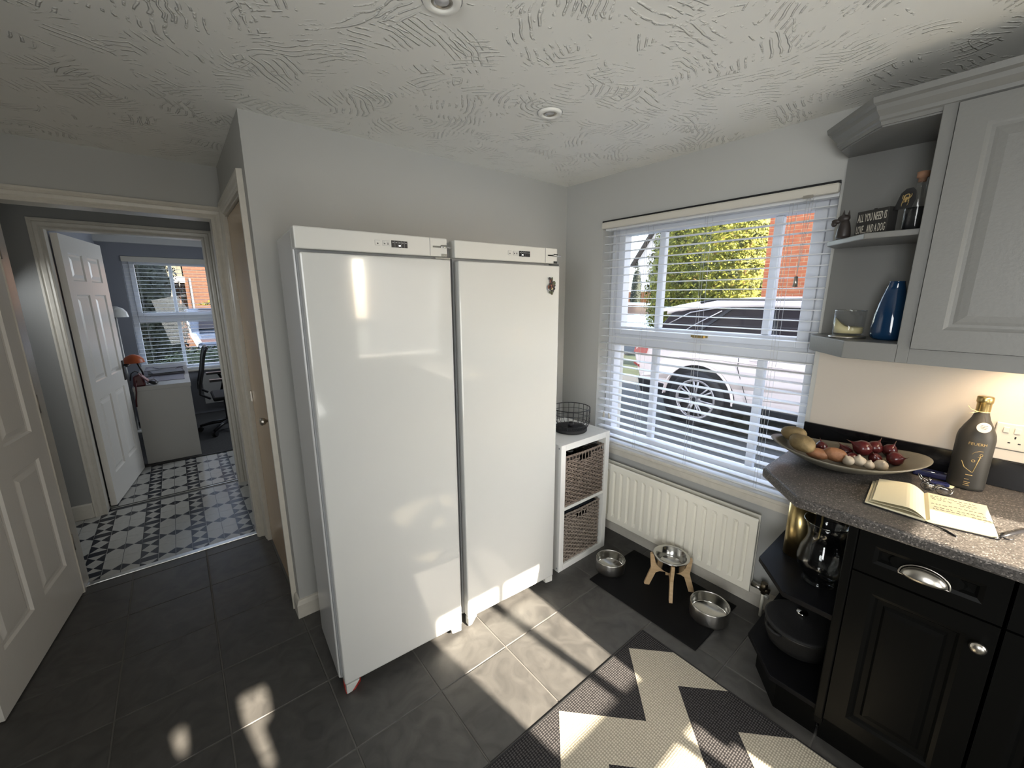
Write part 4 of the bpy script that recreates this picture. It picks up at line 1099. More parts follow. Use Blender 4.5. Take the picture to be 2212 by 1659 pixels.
# open end unit
SH = [(-.004, -1.500), (-.405, -1.505), (-.560, -1.640), (-.560, -1.788), (-.004, -1.788)]
t = thing('corner_shelf_unit', 'black open end shelf unit with angled shelves under the worktop', 'shelf', (-.25, -1.65, 0))
build('end_panel', MB().box(-.578, -.004, -1.812, -1.790, .10, WZ-.002), M['cabblack'], t)
mb = MB(); mb.tube([(-.600, -1.801, .14), (-.600, -1.801, WZ-.003)], .0, 4) if False else mb.box(-.600, -.578, -1.814, -1.790, .14, WZ-.003)
build('stile', mb, M['cabblack'], t, bevel=0.003)
build('middle_shelf', MB().prism(SH, .492, .512), M['shelfblack'], t, bevel=0.002)
build('bottom_shelf', MB().prism(SH, .130, .150), M['shelfblack'], t, bevel=0.002)
build('back_board', MB().box(-.014, -.004, -1.788, -1.502, .15, WZ-.002), M['shelfblack'], t)
PL = [(-.02, -1.56), (-.385, -1.56), (-.515, -1.665), (-.515, -1.79)]
mb = MB(); mb.sweep(PL, [(0, .001), (.016, .001), (.016, .129), (0, .129)]); build('kickboard', mb, M['cabblack'], t)
# worktop and upstand
WP = [(-.001, -1.488), (-.448, -1.488), (-.628, -1.652), (-.628, -3.12), (-.001, -3.12)]
o = build('worktop', MB().prism(WP, WZ, WT), M['granite'], None, loc=(-.30, -2.3, WZ), bevel=0.008); tag(o, 'grey speckled laminate worktop with an angled front corner', 'worktop')
o = build('upstand', MB().box(-.014, -.001, -3.12, -1.490, WT+.0005, 1.006), M['upstand'], None, loc=(0, -2.3, WT), bevel=0.002); tag(o, 'glossy black upstand along the back of the worktop', 'upstand')
struct('wall_splashback', MB().box(-.0012, -.0001, -3.12, -1.505, 1.004, 1.345), M['splash'], 'beige painted wall between worktop and wall cabinets', 'wall')

# ================================================================== WALL CABINETS
WS = [(-.001, -1.500), (-.125, -1.502), (-.300, -1.645), (-.300, -1.783), (-.001, -1.783)]
t = thing('corner_display_unit', 'pale grey open wall shelf unit angled towards the window', 'shelf', (-.15, -1.64, 1.34))
build('base_box', MB().prism([(-.001, -1.494), (-.130, -1.496), (-.312, -1.642), (-.312, -1.785), (-.001, -1.785)], 1.338, 1.398), M['cabgrey'], t, bevel=0.002)
build('middle_shelf', MB().prism([(-.012, -1.500), (-.125, -1.502), (-.298, -1.645), (-.298, -1.783), (-.012, -1.783)], 1.738, 1.757), M['cabgrey'], t, bevel=0.003)
build('top_board', MB().prism(WS, 2.075, 2.094), M['cabgrey'], t)
build('back_panel', MB().box(-.012, -.001, -1.783, -1.500, 1.398, 2.075), M['cabgrey'], t)
build('side_panel', MB().box(-.300, -.001, -1.805, -1.785, 1.338, 2.094), M['cabgrey'], t)
build('stile', MB().box(-.312, -.300, -1.812, -1.780, 1.338, 2.094), M['cabgrey'], t, bevel=0.002)
CP = [(0, 0), (0.004, 0), (0.008, .010), (0.014, .014), (0.016, .024), (0.030, .040), (0.034, .052), (0.046, .058), (0.050, .074), (0, .074)]
mb = MB(); mb.sweep([(-.001, -1.500), (-.125, -1.502), (-.300, -1.645), (-.312, -3.00)], [(o_, 2.080+z) for o_, z in CP])
o = build('cornice', mb, M['cabgrey'], None, loc=(-.15, -2.0, 2.08)); tag(o, 'moulded pale grey cornice along the top of the wall cabinets', 'cornice')
FL2 = [(0.005, -.0018), (0.010, -.0032), (0.018, -.0034), (0.026, -.0022), (0.044, -.0006)]
def wall_cab(label, y0, y1):
    t_ = thing('wall_cabinet', label, 'cabinet', (-.15, (y0+y1)/2, 1.36))
    build('carcass', MB().box(-.298, -.002, y1+.001, y0-.001, 1.362, 2.094), M['cabgrey'], t_)
    mb_ = MB(); x = -.322; a, b_ = y1+.002, y0-.002; z0, z1 = 1.388, 2.086
    f3 = lambda u, v, d: (x-d, u, v)
    panel_face(mb_, a, b_, z0, z1, [(a+.062, b_-.062, z0+.062, z1-.066)], f3, FL2)
    P = lambda u, v, k: (x+k*.02, u, v)
    for (p, q) in (((a, z0), (b_, z0)), ((b_, z0), (b_, z1)), ((b_, z1), (a, z1)), ((a, z1), (a, z0))): mb_.add([P(*p, 0), P(*q, 0), P(*q, 1), P(*p, 1)], [(0, 1, 2, 3)])
    build('door', mb_, M['cabgrey'], t_)
    build('pelmet', MB().box(-.312, -.296, y1, y0, 1.338, 1.386), M['cabgrey'], t_)
    return t_
wall_cab('pale grey wall cabinet with a panelled door beside the display shelves', -1.812, -2.312)
wall_cab('pale grey wall cabinet further along, out of the picture', -2.314, -2.814)
t = thing('under_cabinet_light', 'slim warm light fitting under the wall cabinet', 'light', (-.15, -2.05, 1.35))
build('housing', MB().box(-.19, -.13, -2.22, -1.92, 1.350, 1.3615), M['cabgrey'], t)
build('diffuser', MB().box(-.185, -.135, -2.21, -1.93, 1.347, 1.350), M['led'], t)
area('under_cabinet_glow', (-.16, -2.07, 1.344), (-.06, -2.07, 0.9), 0.28, 0.04, 2.3, (1.0, 0.76, 0.50))

# ================================================================== THINGS ON THE WORKTOP
bc = Vector((-.2275, -1.683)); bd = Vector((.348, -.937)).normalized(); bp = Vector((-bd.y, bd.x))   # long and short axes of the dish
def dish_pt(r, a, z_off=0.0, grow=0.0):
    A, B = .236+grow, .150+grow
    p = bc+bd*(A*r*cos(a))+bp*(B*r*sin(a))
    rr = max(0, (r-.30)/.70)
    return (p.x, p.y, WT+.003+(rr**1.35)*(.052+.030*cos(a)**2)+z_off)
t = thing('serving_dish', 'long stone coloured boat shaped dish holding potatoes, onions and garlic', 'dish', (bc.x, bc.y, WT))
mb = MB(); NR, NA = 12, 56
for lay, (zo, gr) in enumerate(((.004, 0), (-.0018, .003))):
    for i in range(NR+1):
        for k in range(NA): mb.v.append(dish_pt(max(i/NR, .001), 2*pi*k/NA, zo if i < NR else (.0026 if lay == 0 else .0), gr))
def gi(l, i, k): return l*(NR+1)*NA+i*NA+k % NA
for l in (0, 1):
    for i in range(NR):
        for k in range(NA):
            f = (gi(l, i, k), gi(l, i, k+1), gi(l, i+1, k+1), gi(l, i+1, k)); mb.f.append(f if l == 0 else f[::-1]); mb.m.append(0); mb.sm.append(True)
for k in range(NA): mb.f.append((gi(0, NR, k), gi(0, NR, k+1), gi(1, NR, k+1), gi(1, NR, k))); mb.m.append(0); mb.sm.append(True)
build('dish_body', mb, M['plate'], t)
def rotm(az, tilt=0): return (Matrix.Rotation(az, 3, 'Z') @ Matrix.Rotation(tilt, 3, 'Y'))
def veg(name, lab, c, rx, ry, rz, rot, m, cat, grp, seed, jit=.06):
    mb_ = MB(); mb_.ell(c, rx, ry, rz, rot, 20, 12, jit=jit, seed=seed)
    o_ = build(name, mb_, m, None, loc=(c[0], c[1], c[2]-rz)); tag(o_, lab, cat, grp); return o_
veg('potato', 'pale potato at the very end of the dish by the window', (-.238, -1.516, 1.006), .047, .034, .030, rotm(1.2, .1), M['potato'], 'potato', 'potatoes in the dish', 1)
veg('potato', 'largest pale potato, in front of the one at the dish end', (-.288, -1.561, .990), .053, .036, .031, rotm(.9, -.1), M['potato'], 'potato', 'potatoes in the dish', 2)
veg('potato', 'russet potato half hidden beside the largest pale potato', (-.268, -1.612, .957), .040, .024, .022, rotm(-1.0, .15), M['sweetpotato'], 'potato', 'potatoes in the dish', 3)
veg('potato', 'russet brown potato in the middle next to the garlic', (-.244, -1.658, .961), .040, .026, .026, rotm(-1.1, .2), M['sweetpotato'], 'potato', 'potatoes in the dish', 4)
def onion(lab, c, r, seed, ax=(0, 0, 1)):
    c = Vector(c); ax = Vector(ax).normalized(); q = Vector((0, 0, 1)).rotation_difference(ax).to_matrix()
    t_ = thing('red_onion', lab, 'onion', (c.x, c.y, c.z-r), group='red onions in the dish')
    pr = [(.0001, -r*.98), (r*.35, -r*.92), (r*.75, -r*.66), (r*.98, -r*.15), (r*.97, r*.2), (r*.78, r*.62), (r*.42, r*.93), (r*.16, r*1.15), (r*.07, r*1.42)]
    mb_ = MB(); mb_.lathe(pr, (0, 0, 0), 18); mb_.v = [tuple(c+q @ Vector(v)) for v in mb_.v]; build('bulb', mb_, M['onion'], t_)
    mb_ = MB(); mb_.tube([tuple(c+q @ Vector(p)) for p in ((0, 0, r*1.36), (.001, .001, r*1.6), (.003, .002, r*1.85))], [r*.08, r*.05, r*.02], 6); build('dry_neck', mb_, M['bark'], t_)
for lab, c, r, ax in (('small red onion behind the russet potatoes', (-.178, -1.600, .960), .021, (.3, .2, .5)),
    ('large red onion on top of the pile, nearest the potatoes', (-.158, -1.722, .985), .030, (-.2, .8, .4)),
    ('red onion at the top of the pile against the upstand side', (-.112, -1.748, .983), .026, (.5, -.3, .8)),
    ('dark red onion at the potato end of the pile', (-.150, -1.672, .955), .024, (-.2, .5, .7)),
    ('flattened red onion low down next to the garlic', (-.186, -1.700, .946), .021, (-.6, .2, .3)),
    ('red onion with a pale patch on the back of the pile', (-.098, -1.790, .981), .024, (-.1, -.3, .8)),
    ('large dark red onion at the far right end of the pile', (-.160, -1.816, .972), .025, (-.3, -.6, .3)),
    ('pinkish red onion wedged in the middle of the pile', (-.164, -1.763, .957), .021, (-.5, .1, .6))):
    onion(lab, c, r, 1, ax)
def garlic(lab, c, r, ax=(0, 0, 1)):
    c = Vector(c); t_ = thing('garlic_bulb', lab, 'garlic', (c.x, c.y, c.z-r*.8), group='garlic bulbs in the dish')
    q = Vector((0, 0, 1)).rotation_difference(Vector(ax).normalized()).to_matrix()
    mb_ = MB(); n = 28; pr = [(.2, -.80), (.6, -.74), (.95, -.4), (1.0, -.05), (.85, .3), (.55, .58), (.25, .78), (.14, 1.05)]
    for rr, z in pr:
        for k in range(n):
            a = 2*pi*k/n; e = 1-.10*(abs(cos(3.5*a)) < .25)*(rr > .3)-.03*cos(7*a); mb_.v.append(tuple(c+q @ Vector((r*rr*e*cos(a), r*rr*e*sin(a), r*z))))
    for i in range(len(pr)-1):
        for k in range(n): mb_.f.append((i*n+k, i*n+(k+1) % n, (i+1)*n+(k+1) % n, (i+1)*n+k)); mb_.m.append(0); mb_.sm.append(True)
    mb_.f.append(tuple(range(n))[::-1]); mb_.m.append(0); mb_.sm.append(False); mb_.f.append(tuple((len(pr)-1)*n+k for k in range(n))); mb_.m.append(0); mb_.sm.append(False)
    build('bulb', mb_, M['garlic'], t_)
garlic('garlic bulb nearest the russet potato', (-.246, -1.702, .952), .020, (-.2, .4, .8))
garlic('garlic bulb with its neck upward, second along', (-.233, -1.730, .957), .022, (-.1, .1, 1))
garlic('garlic bulb standing third along the dish edge', (-.230, -1.758, .950), .018, (-.2, -.2, 1))
garlic('plump yellowish garlic bulb furthest from the potatoes', (-.212, -1.789, .953), .022, (-.5, -.3, .6))
mb = MB(); mb.ell((-.165, -1.852, .944), .008, .006, .003, n=8, m=5, jit=.3); mb.ell((-.146, -1.862, .948), .006, .005, .003, n=8, m=5, jit=.3, seed=4); mb.ell((-.172, -1.842, .943), .006, .004, .002, n=8, m=5, jit=.3, seed=2)
o = build('garlic_scraps', mb, M['garlic'], None, loc=(-.16, -1.85, .94)); tag(o, 'loose scraps of garlic skin in the dish end', 'garlic', kind='stuff')

# bottle
BX, BY = -.088, -1.992
t = thing('stoneware_bottle', 'dark stoneware bottle with gold neck foil and round hanging tag', 'bottle', (BX, BY, WT))
build('bottle_body', MB().lathe([(.0001, 0), (.040, 0), (.0445, .003), (.0455, .010), (.0455, .175), (.043, .192), (.034, .215), (.0225, .240), (.0175, .258), (.016, .268)], (BX, BY, WT+.001), 44), M['stoneware'], t)
build('neck_foil', MB().lathe([(.0165, .262), (.0172, .268), (.0172, .293), (.0185, .296), (.0195, .298), (.0195, .314), (.0175, .3165), (.0001, .3165)], (BX, BY, WT+.001), 32), M['gold'], t)
mb = MB(); zt = WT+.279
mb.tube([(BX+.0178*cos(a/16*2*pi), BY+.0178*sin(a/16*2*pi), zt-.012+.0*a) for a in range(16)], .0009, 5, closed=True)
mb.tube([(BX-.016, BY+.008, zt-.012), (BX-.030, BY+.026, zt-.004), (BX-.036, BY+.034, zt+.008)], .0008, 5); mb.tube([(BX-.016, BY+.008, zt-.012), (BX-.034, BY+.028, zt-.018)], .0008, 5)
build('raffia_tie', mb, M['waxm'], t)
# print on the bottle: wraps the cylinder, facing (-x, slightly +y side)
def onbot(azc, zc, rr=.0461):
    return lambda u, v, w_: (BX+rr*cos(azc+u/rr*1.0+0), BY+rr*sin(azc+u/rr), zc+v)
AZ0 = pi+0.05
ff = lambda zc, off=0: (lambda u, v, w_: (BX+(.0460+w_)*cos(AZ0+(u+off)/.0455), BY+(.0460+w_)*sin(AZ0+(u+off)/.0455), zc+v))
mb = text_mb('FEUERH', .0125, ff(WT+.163, .006), .0002, 0, 1.0)
build('gold_lettering', mb, M['goldprint'], t)
def arc_print(pts, r_, z_=0):
    mb_ = MB(); mb_.tube([ff(0)(u, v, 0) for u, v in pts], r_, 5); return mb_
mb = arc_print([(-.022, WT+.100), (-.013, WT+.080), (.006, WT+.066), (.008, WT+.066), (.018, WT+.122)], .0011)
z0_ = WT+.128
mb.tube([ff(0)(.019+.0035*cos(a*pi/6), z0_+.0035*sin(a*pi/6), 0) for a in range(12)], .0009, 5, closed=True)
mb.tube([ff(0)(.004+.0038*cos(a*pi/6), WT+.106+.0038*sin(a*pi/6), 0) for a in range(12)], .0009, 5, closed=True)
mb.tube([ff(0)(.012, WT+.121, 0), ff(0)(.021, WT+.120, 0)], .0008, 5)
mb.tube([ff(0)(-.002, WT+.128, 0), ff(0)(.004, WT+.137, 0), ff(0)(.014, WT+.141, 0), ff(0)(.022, WT+.141, 0)], .0006, 5)
build('gold_emblem', mb, M['goldprint'], t)
mb = MB()
for k, (wd, z) in enumerate(((.016, .055), (.010, .040), (.014, .030), (.012, .024), (.014, .018))):
    mb.tube([ff(0)(-.006+wd*(i/6), WT+z, 0) for i in range(7)], .0007 if k else .0014, 4)
build('small_print', mb, M['goldprint'], t)
tc_ = Vector((BX-.050, BY-.012, WT+.223)); n_ = Vector((-.93, .20, .30)).normalized(); e1 = n_.cross(Vector((0, 0, 1))).normalized(); e2 = e1.cross(n_)
mb = MB(); A = [tc_+(e1*cos(a*pi/14)+e2*sin(a*pi/14))*.0165 for a in range(28)]; mb.hexa(A, [p+n_*.0012 for p in A])
tg = build('paper_tag', mb, M['tagwhite'], t)
mb = MB()
for k, (hw, v) in enumerate(((.010, .006), (.011, .001), (.008, -.004))): mb.obox(tc_+n_*.0015+e2*v, hw*1.6, .0011, .0003, Matrix((e1, e2, n_)).transposed())
build('tag_writing', mb, M['ink'], tg)
build('tag_string', MB().tube([tc_+e2*.0155, (BX-.022, BY-.006, WT+.262)], .0007, 5), M['ink'], t)

# open notebook: x towards the wall, y along the worktop
NZ = WT+.001
t = thing('open_notebook', 'open lined notebook with cream pages, handwriting and black cover', 'notebook', (-.39, -1.93, WT))
def nb(u, v, z): # u along the spread from left (-1) to right (+1), v from near edge (0) to wall edge (1)
    sp0, sp1 = Vector((-.518, -1.941)), Vector((-.292, -1.913)); 
    if u < 0: q0, q1 = Vector((-.508, -1.803)), Vector((-.300, -1.786)); t_ = -u
    else: q0, q1 = Vector((-.486, -2.076)), Vector((-.266, -2.048)); t_ = u
    a = sp0.lerp(q0, t_); b_ = sp1.lerp(q1, t_); p = a.lerp(b_, v); return (p.x, p.y, NZ+z)
mb = MB()
for s_ in (-1, 1):
    P = [nb(0, -.02, 0), nb(s_*1.03, -.02, 0), nb(s_*1.03, 1.02, 0), nb(0, 1.02, 0)]; mb.hexa(P, [(x, y, z+.0025) for x, y, z in P])
build('cover', mb, M['black'], t)
def sheet(u0, u1, hfun, thick, v0=0.0, v1=1.0, N=16, name='page', m=M['paper']):
    mb_ = MB()
    for i in range(N+1):
        u = u0+(u1-u0)*i/N
        for v in (v0, v1):
            h = hfun(abs(u)); mb_.v += [nb(u, v, h), nb(u, v, max(.0025, h-thick))]
    for i in range(N):
        a = i*4; b_ = a+4
        for f in ((a, b_, b_+2, a+2), (a+1, a+3, b_+3, b_+1), (a, a+1, b_+1, b_), (a+2, b_+2, b_+3, a+3)): mb_.f.append(f); mb_.m.append(0); mb_.sm.append(False)
    for a in (0, N*4): mb_.f.append((a, a+2, a+3, a+1)); mb_.m.append(0); mb_.sm.append(False)
    return build(name, mb_, m, t)
sheet(0.0, -1.0, lambda u: .0085-.0025*u, .006, name='page_block')
sheet(0.0, 1.0, lambda u: .0120-.002*u if u > .04 else .006+.15*u, .010, name='page_block')
sheet(0.0, -.88, lambda u: .008+.026*sin(min(1, u/.35)*pi/2)*(1-u*.62), .0008, name='curled_page')
sheet(0.0, -.93, lambda u: .007+.016*sin(min(1, u/.35)*pi/2)*(1-u*.75), .0008, name='curled_page')
mb = MB(); rnd = random.Random(11)
for ln, (v, a, b_) in enumerate(((.90, .10, .42), (.84, .10, .36), (.78, .12, .40), (.885, .47, .78), (.80, .52, .80), (.73, .56, .78), (.60, .10, .34), (.62, .38, .90), (.49, .14, .44), (.50, .50, .95), (.42, .12, .62), (.40, .70, .97), (.33, .72, .93))):
    u = a
    while u < b_:
        wl = rnd.uniform(.03, .08); pts = []
        n = int(wl/.008)+2
        for i in range(n):
            uu = u+wl*i/n; p = nb(uu, v+rnd.uniform(-.012, .014), .0128-.002*uu); pts.append(p)
        mb.tube(pts, .00045, 4); u += wl+.02
build('handwriting', mb, M['ink'], t)
build('ribbon', MB().tube([nb(.0, -.01, .004), (-.522, -1.950, NZ+.003), (-.535, -1.985, NZ+.0012), (-.556, -2.006, NZ+.0012)], [.0012, .0016, .0022, .0022], 6), M['black'], t)
o = build('elastic_loop', MB().tube([(-.455+.018*cos(k*pi/9), -2.092+.012*sin(k*pi/9), NZ+.003) for k in range(14)], .0018, 6), M['black'], t)
t = thing('pen', 'black ballpoint pen with a silver tip beyond the notebook corner', 'pen', (-.42, -2.11, WT))
build('barrel', MB().tube([(-.478, -2.079, NZ+.005), (-.44, -2.095, NZ+.005), (-.345, -2.137, NZ+.005)], [.004, .0048, .0048], 12), M['black'], t)
build('tip', MB().tube([(-.478, -2.079, NZ+.005), (-.494, -2.072, NZ+.004)], [.0038, .0012], 12), M['chrome'], t)
# navy case, keys, glasses, card
t = thing('keys', 'bunch of keys with chrome rings lying by the dish', 'keys', (-.175, -1.90, WT))
mb = MB()
for c, r, tl in (((-.150, -1.890, WT+.014), .013, .9), ((-.170, -1.905, WT+.012), .012, .5), ((-.155, -1.915, WT+.012), .010, 1.2)):
    Q = Matrix.Rotation(tl, 3, 'X'); mb.tube([tuple(Vector(c)+Q @ Vector((r*cos(a*pi/10), r*sin(a*pi/10), 0))) for a in range(20)], .0013, 6, closed=True)
build('key_ring', mb, M['chrome'], t)
for c, az in (((-.200, -1.915, WT+.006), .3), ((-.190, -1.93, WT+.004), -.5), ((-.175, -1.94, WT+.007), .9)):
    mb = MB(); Q = Matrix.Rotation(az, 3, 'Z'); mb.lathe([(.0001, 0), (.011, 0), (.011, .002), (.0001, .002)], c, 14); mb.obox(Vector(c)+Q @ Vector((-.022, 0, .001)), .028, .005, .002, Q)
    build('key', mb, M['nickel'], t)
build('fob', MB().obox((-.155, -1.935, WT+.008), .05, .022, .012, rotm(-1.2)), M['navy'], t, bevel=.003)
t = thing('spectacle_case', 'slim navy case with bright clips behind the keys', 'case', (-.075, -1.915, WT))
build('case_body', MB().obox((-.075, -1.915, WT+.0125), .040, .110, .022, rotm(.08)), M['navy'], t, bevel=.006)
mb = MB(); mb.tube([(-.098, -1.868, WT+.024), (-.098, -1.915, WT+.025), (-.094, -1.925, WT+.024)], .0016, 6); mb.tube([(-.072, -1.94, WT+.0245), (-.074, -1.958, WT+.0245)], .0016, 6)
build('clip', mb, M['chrome'], t)
t = thing('loyalty_card', 'small cream printed card tucked beside the bottle', 'card', (-.140, -1.950, WT))
Q = rotm(-.15)
build('card', MB().obox((-.140, -1.950, WT+.0022), .030, .040, .0016, Q), M['paper'], t)
mb = MB()
for a, b_ in ((-.006, .012), (-.006, -.004), (.004, .004)): mb.obox((-.140+a, -1.950+b_, WT+.0032), .006, .012, .0004, Q)
build('print', mb, M['ink'], t)
t = thing('glasses', 'dark rimmed glasses folded on the worktop behind the notebook', 'glasses', (-.222, -1.935, WT))
mb = MB()
for c in ((-.220, -1.915), (-.232, -1.952)):
    mb.tube([(c[0]+.012*cos(a*pi/10), c[1]+.017*sin(a*pi/10), WT+.012+.010*cos(a*pi/10)) for a in range(20)], .0016, 6, closed=True)
mb.tube([(-.214, -1.931, WT+.018), (-.216, -1.936, WT+.018)], .0016, 6)
build('rims', mb, M['black'], t)
mb = MB(); mb.tube([(-.236, -1.968, WT+.004), (-.215, -1.975, WT+.015), (-.19, -1.965, WT+.010), (-.18, -1.93, WT+.004)], .0018, 6); mb.tube([(-.205, -1.90, WT+.012), (-.188, -1.93, WT+.008), (-.186, -1.96, WT+.004)], .0018, 6)
build('temples', mb, M['chrome'], t)

# double socket
t = thing('double_socket', 'white double wall socket with switches behind the bottle', 'socket', (0, -2.10, 1.09))
build('face_plate', MB().box(-.012, -.0015, -2.175, -2.028, 1.045, 1.135), M['socket'], t, bevel=.003)
build('surface_box', MB().box(-.008, -.0013, -2.18, -2.024, 1.007, 1.043), M['socket'], t, bevel=.002)
for y in (-2.052, -2.076): build('rocker_switch', MB().box(-.016, -.012, y-.007, y+.007, 1.103, 1.122), M['socket'], t, bevel=.0015)
mb = MB()
for yc in (-2.075, -2.14): mb.box(-.0126, -.0119, yc-.002, yc+.002, 1.085, 1.093); mb.box(-.0126, -.0119, yc-.014, yc-.008, 1.068, 1.072); mb.box(-.0126, -.0119, yc+.008, yc+.014, 1.068, 1.072)
build('pin_slot', mb, M['black'], t)

# ================================================================== THINGS ON THE OPEN SHELVES
# lower shelves
GXc, GYc, GZ = -.262, -1.592, .513
t = thing('brass_jug', 'tall brushed brass jug with a slanted mouth on the middle black shelf', 'jug', (GXc, GYc, GZ))
mb = MB(); n = 36; R0 = .046
zt_ = lambda a: .205+.018*cos(a-R(150))
for (rr, zf) in ((R0, 0), (R0*1.005, .5), (R0, 1), (R0-.003, 1), (R0-.003, .04)):
    for k in range(n):
        a = 2*pi*k/n; mb.v.append((GXc+rr*cos(a), GYc+rr*sin(a), GZ+(zt_(a)*zf)))
for i in range(4):
    for k in range(n): mb.f.append((i*n+k, i*n+(k+1) % n, (i+1)*n+(k+1) % n, (i+1)*n+k)); mb.m.append(0); mb.sm.append(True)
mb.f.append(tuple(range(n))[::-1]); mb.m.append(0); mb.sm.append(False); mb.f.append(tuple(4*n+k for k in range(n))); mb.m.append(0); mb.sm.append(False)
build('jug_body', mb, M['brass'], t)
ha = R(-55)
build('jug_handle', MB().tube([(GXc+(R0-.002+o_)*cos(ha), GYc+(R0-.002+o_)*sin(ha), GZ+z) for o_, z in ((0, .19), (.012, .20), (.028, .19), (.030, .15), (.026, .08), (.0, .05))], .0045, 8), M['brass'], t)
VX, VY = -.400, -1.702
t = thing('hurricane_vase', 'clear glass footed hurricane vase on the middle black shelf', 'vase', (VX, VY, GZ))
pr = [(.0001, 0), (.040, 0), (.042, .004), (.036, .010), (.034, .016), (.046, .030), (.060, .058), (.0635, .085), (.057, .120), (.046, .152), (.0435, .168), (.047, .190), (.058, .222)]
pr = [(max(.0001, r*1.2) if r > .001 else r, z*1.1) for r, z in pr]
pin = [(max(.0001, r-.003), z+.003 if z < .03 else z) for r, z in pr[::-1] if z > .012]+[(.0001, .019)]
build('glass_body', MB().lathe(pr+pin, (VX, VY, GZ+.0005), 48), M['clear'], t)
build('glass_rim', MB().tube([(VX+.0690*cos(2*pi*k/48), VY+.0690*sin(2*pi*k/48), GZ+.2447) for k in range(48)], .0014, 6, closed=True), glass_mat('glass_edge', (.8, .82, .82), 1.5, .05, .25), t)
CX, CY, CZ = -.305, -1.655, .151
t = thing('casserole_pot', 'round black cast iron casserole pot with lid on the bottom shelf', 'pot', (CX, CY, CZ))
build('pot_body', MB().lathe([(.0001, 0), (.098, 0), (.110, .008), (.121, .040), (.124, .085), (.126, .090), (.120, .091), (.118, .05), (.0001, .012)], (CX, CY, CZ), 56), mat('matt_black_enamel', (.022, .021, .020), .42, bump=.1, bscale=200), t)
build('lid', MB().lathe([(.126, .0915), (.127, .097), (.118, .102), (.114, .101), (.100, .108), (.097, .107), (.080, .114), (.077, .113), (.050, .119), (.022, .121), (.0001, .122)], (CX, CY, CZ), 56), M['blackmatt'], t)
build('lid_knob', MB().lathe([(.007, .121), (.006, .131), (.017, .136), (.021, .141), (.019, .146), (.0001, .149)], (CX, CY, CZ), 28), M['chrome'], t)
for a in (R(150), R(-30)):
    build('side_handle', MB().tube([(CX+.118*cos(a+d_), CY+.118*sin(a+d_), CZ+.082) if e_ == 0 else (CX+(.118+e_)*cos(a+d_), CY+(.118+e_)*sin(a+d_), CZ+.084) for d_, e_ in ((-.28, 0), (-.24, .016), (-.12, .022), (.12, .022), (.24, .016), (.28, 0))], .006, 8), M['blackmatt'], t)

# upper shelves
SZ = 1.3985
t = thing('candle', 'half burnt cream candle in a clear glass on a metal coaster', 'candle', (-.165, -1.618, SZ))
cx, cy = -.165, -1.618
build('coaster', MB().lathe([(.0001, 0), (.055, 0), (.057, .003), (.055, .006), (.050, .008), (.0001, .008)], (cx, cy, SZ), 40), M['nickel'], t)
build('glass_jar', MB().lathe([(.0001, .009), (.044, .009), (.046, .013), (.048, .100), (.0455, .100), (.044, .016), (.0001, .016)], (cx, cy, SZ), 40), M['clear'], t)
build('jar_rim', MB().tube([(cx+.047*cos(2*pi*k/40), cy+.047*sin(2*pi*k/40), SZ+.1005) for k in range(40)], .0012, 6, closed=True), MC['glass_edge'], t)
mb = MB(); n = 32; prr = [(.0001, .018), (.0425, .018)]
for r, z in prr:
    for k in range(n): a = 2*pi*k/n; mb.v.append((cx+r*cos(a), cy+r*sin(a), SZ+z))
for k in range(n):
    a = 2*pi*k/n; hgt_ = .040+.036*max(0, sin(a-.2))**1.5; mb.v.append((cx+.0430*cos(a), cy+.0430*sin(a), SZ+hgt_))
for k in range(n):
    a = 2*pi*k/n; mb.v.append((cx+.033*cos(a), cy+.033*sin(a), SZ+.036+.012*max(0, sin(a-.2))))
for k in range(n): a = 2*pi*k/n; mb.v.append((cx+.001*cos(a), cy+.001*sin(a), SZ+.034))
for i in range(4):
    for k in range(n): mb.f.append((i*n+k, i*n+(k+1) % n, (i+1)*n+(k+1) % n, (i+1)*n+k)); mb.m.append(0); mb.sm.append(True)
build('wax', mb, M['waxm'], t)
t = thing('blue_vase', 'deep blue glass flask vase with a flat top beside the candle', 'vase', (-.165, -1.742, SZ))
build('vase_body', MB().lathe([(.0001, 0), (.046, 0), (.056, .008), (.0600, .022), (.0600, .045), (.056, .085), (.046, .130), (.034, .170), (.0245, .200), (.0265, .202), (.023, .203), (.021, .197), (.030, .165), (.042, .125), (.052, .08), (.050, .02), (.0001, .01)], (-.165, -1.732, SZ+.0005), 48, sx=.68, sy=.84), M['blueglass'], t)
SZ2 = 1.7575
# dog ornament: seated terrier bust facing the window
t = thing('dog_ornament', 'small dark terrier dog figurine at the left end of the middle shelf', 'figurine', (-.190, -1.562, SZ2))
mb = MB(); dx_, dy_ = -.195, -1.560
mb.lathe([(.0001, 0), (.021, 0), (.022, .01), (.020, .03), (.016, .048), (.012, .06), (.0001, .066)], (dx_, dy_-.004, SZ2), 20, sx=.8)
mb.ell((dx_, dy_+.001, SZ2+.068), .012, .019, .014, rotm(0), 16, 10)
mb.ell((dx_-.001, dy_+.022, SZ2+.060), .008, .014, .009, rotm(0), 14, 8, jit=.05)
mb.ell((dx_, dy_+.028, SZ2+.052), .0065, .009, .009, rotm(0), 12, 8, jit=.08)
build('dog_bust', mb, M['dog'], t)
for s_ in (-1, 1):
    mb = MB(); c = Vector((dx_+s_*.007, dy_-.004-s_*.006, SZ2+.074)); mb.hexa([c+Vector((-.004, -.005, 0)), c+Vector((.004, -.005, 0)), c+Vector((.004, .005, 0)), c+Vector((-.004, .005, 0))], [c+Vector((-.0005, -.001, .022)), c+Vector((.0005, -.001, .022)), c+Vector((.0005, 0, .022)), c+Vector((-.0005, 0, .022))]); build('ear', mb, M['dog'], t)
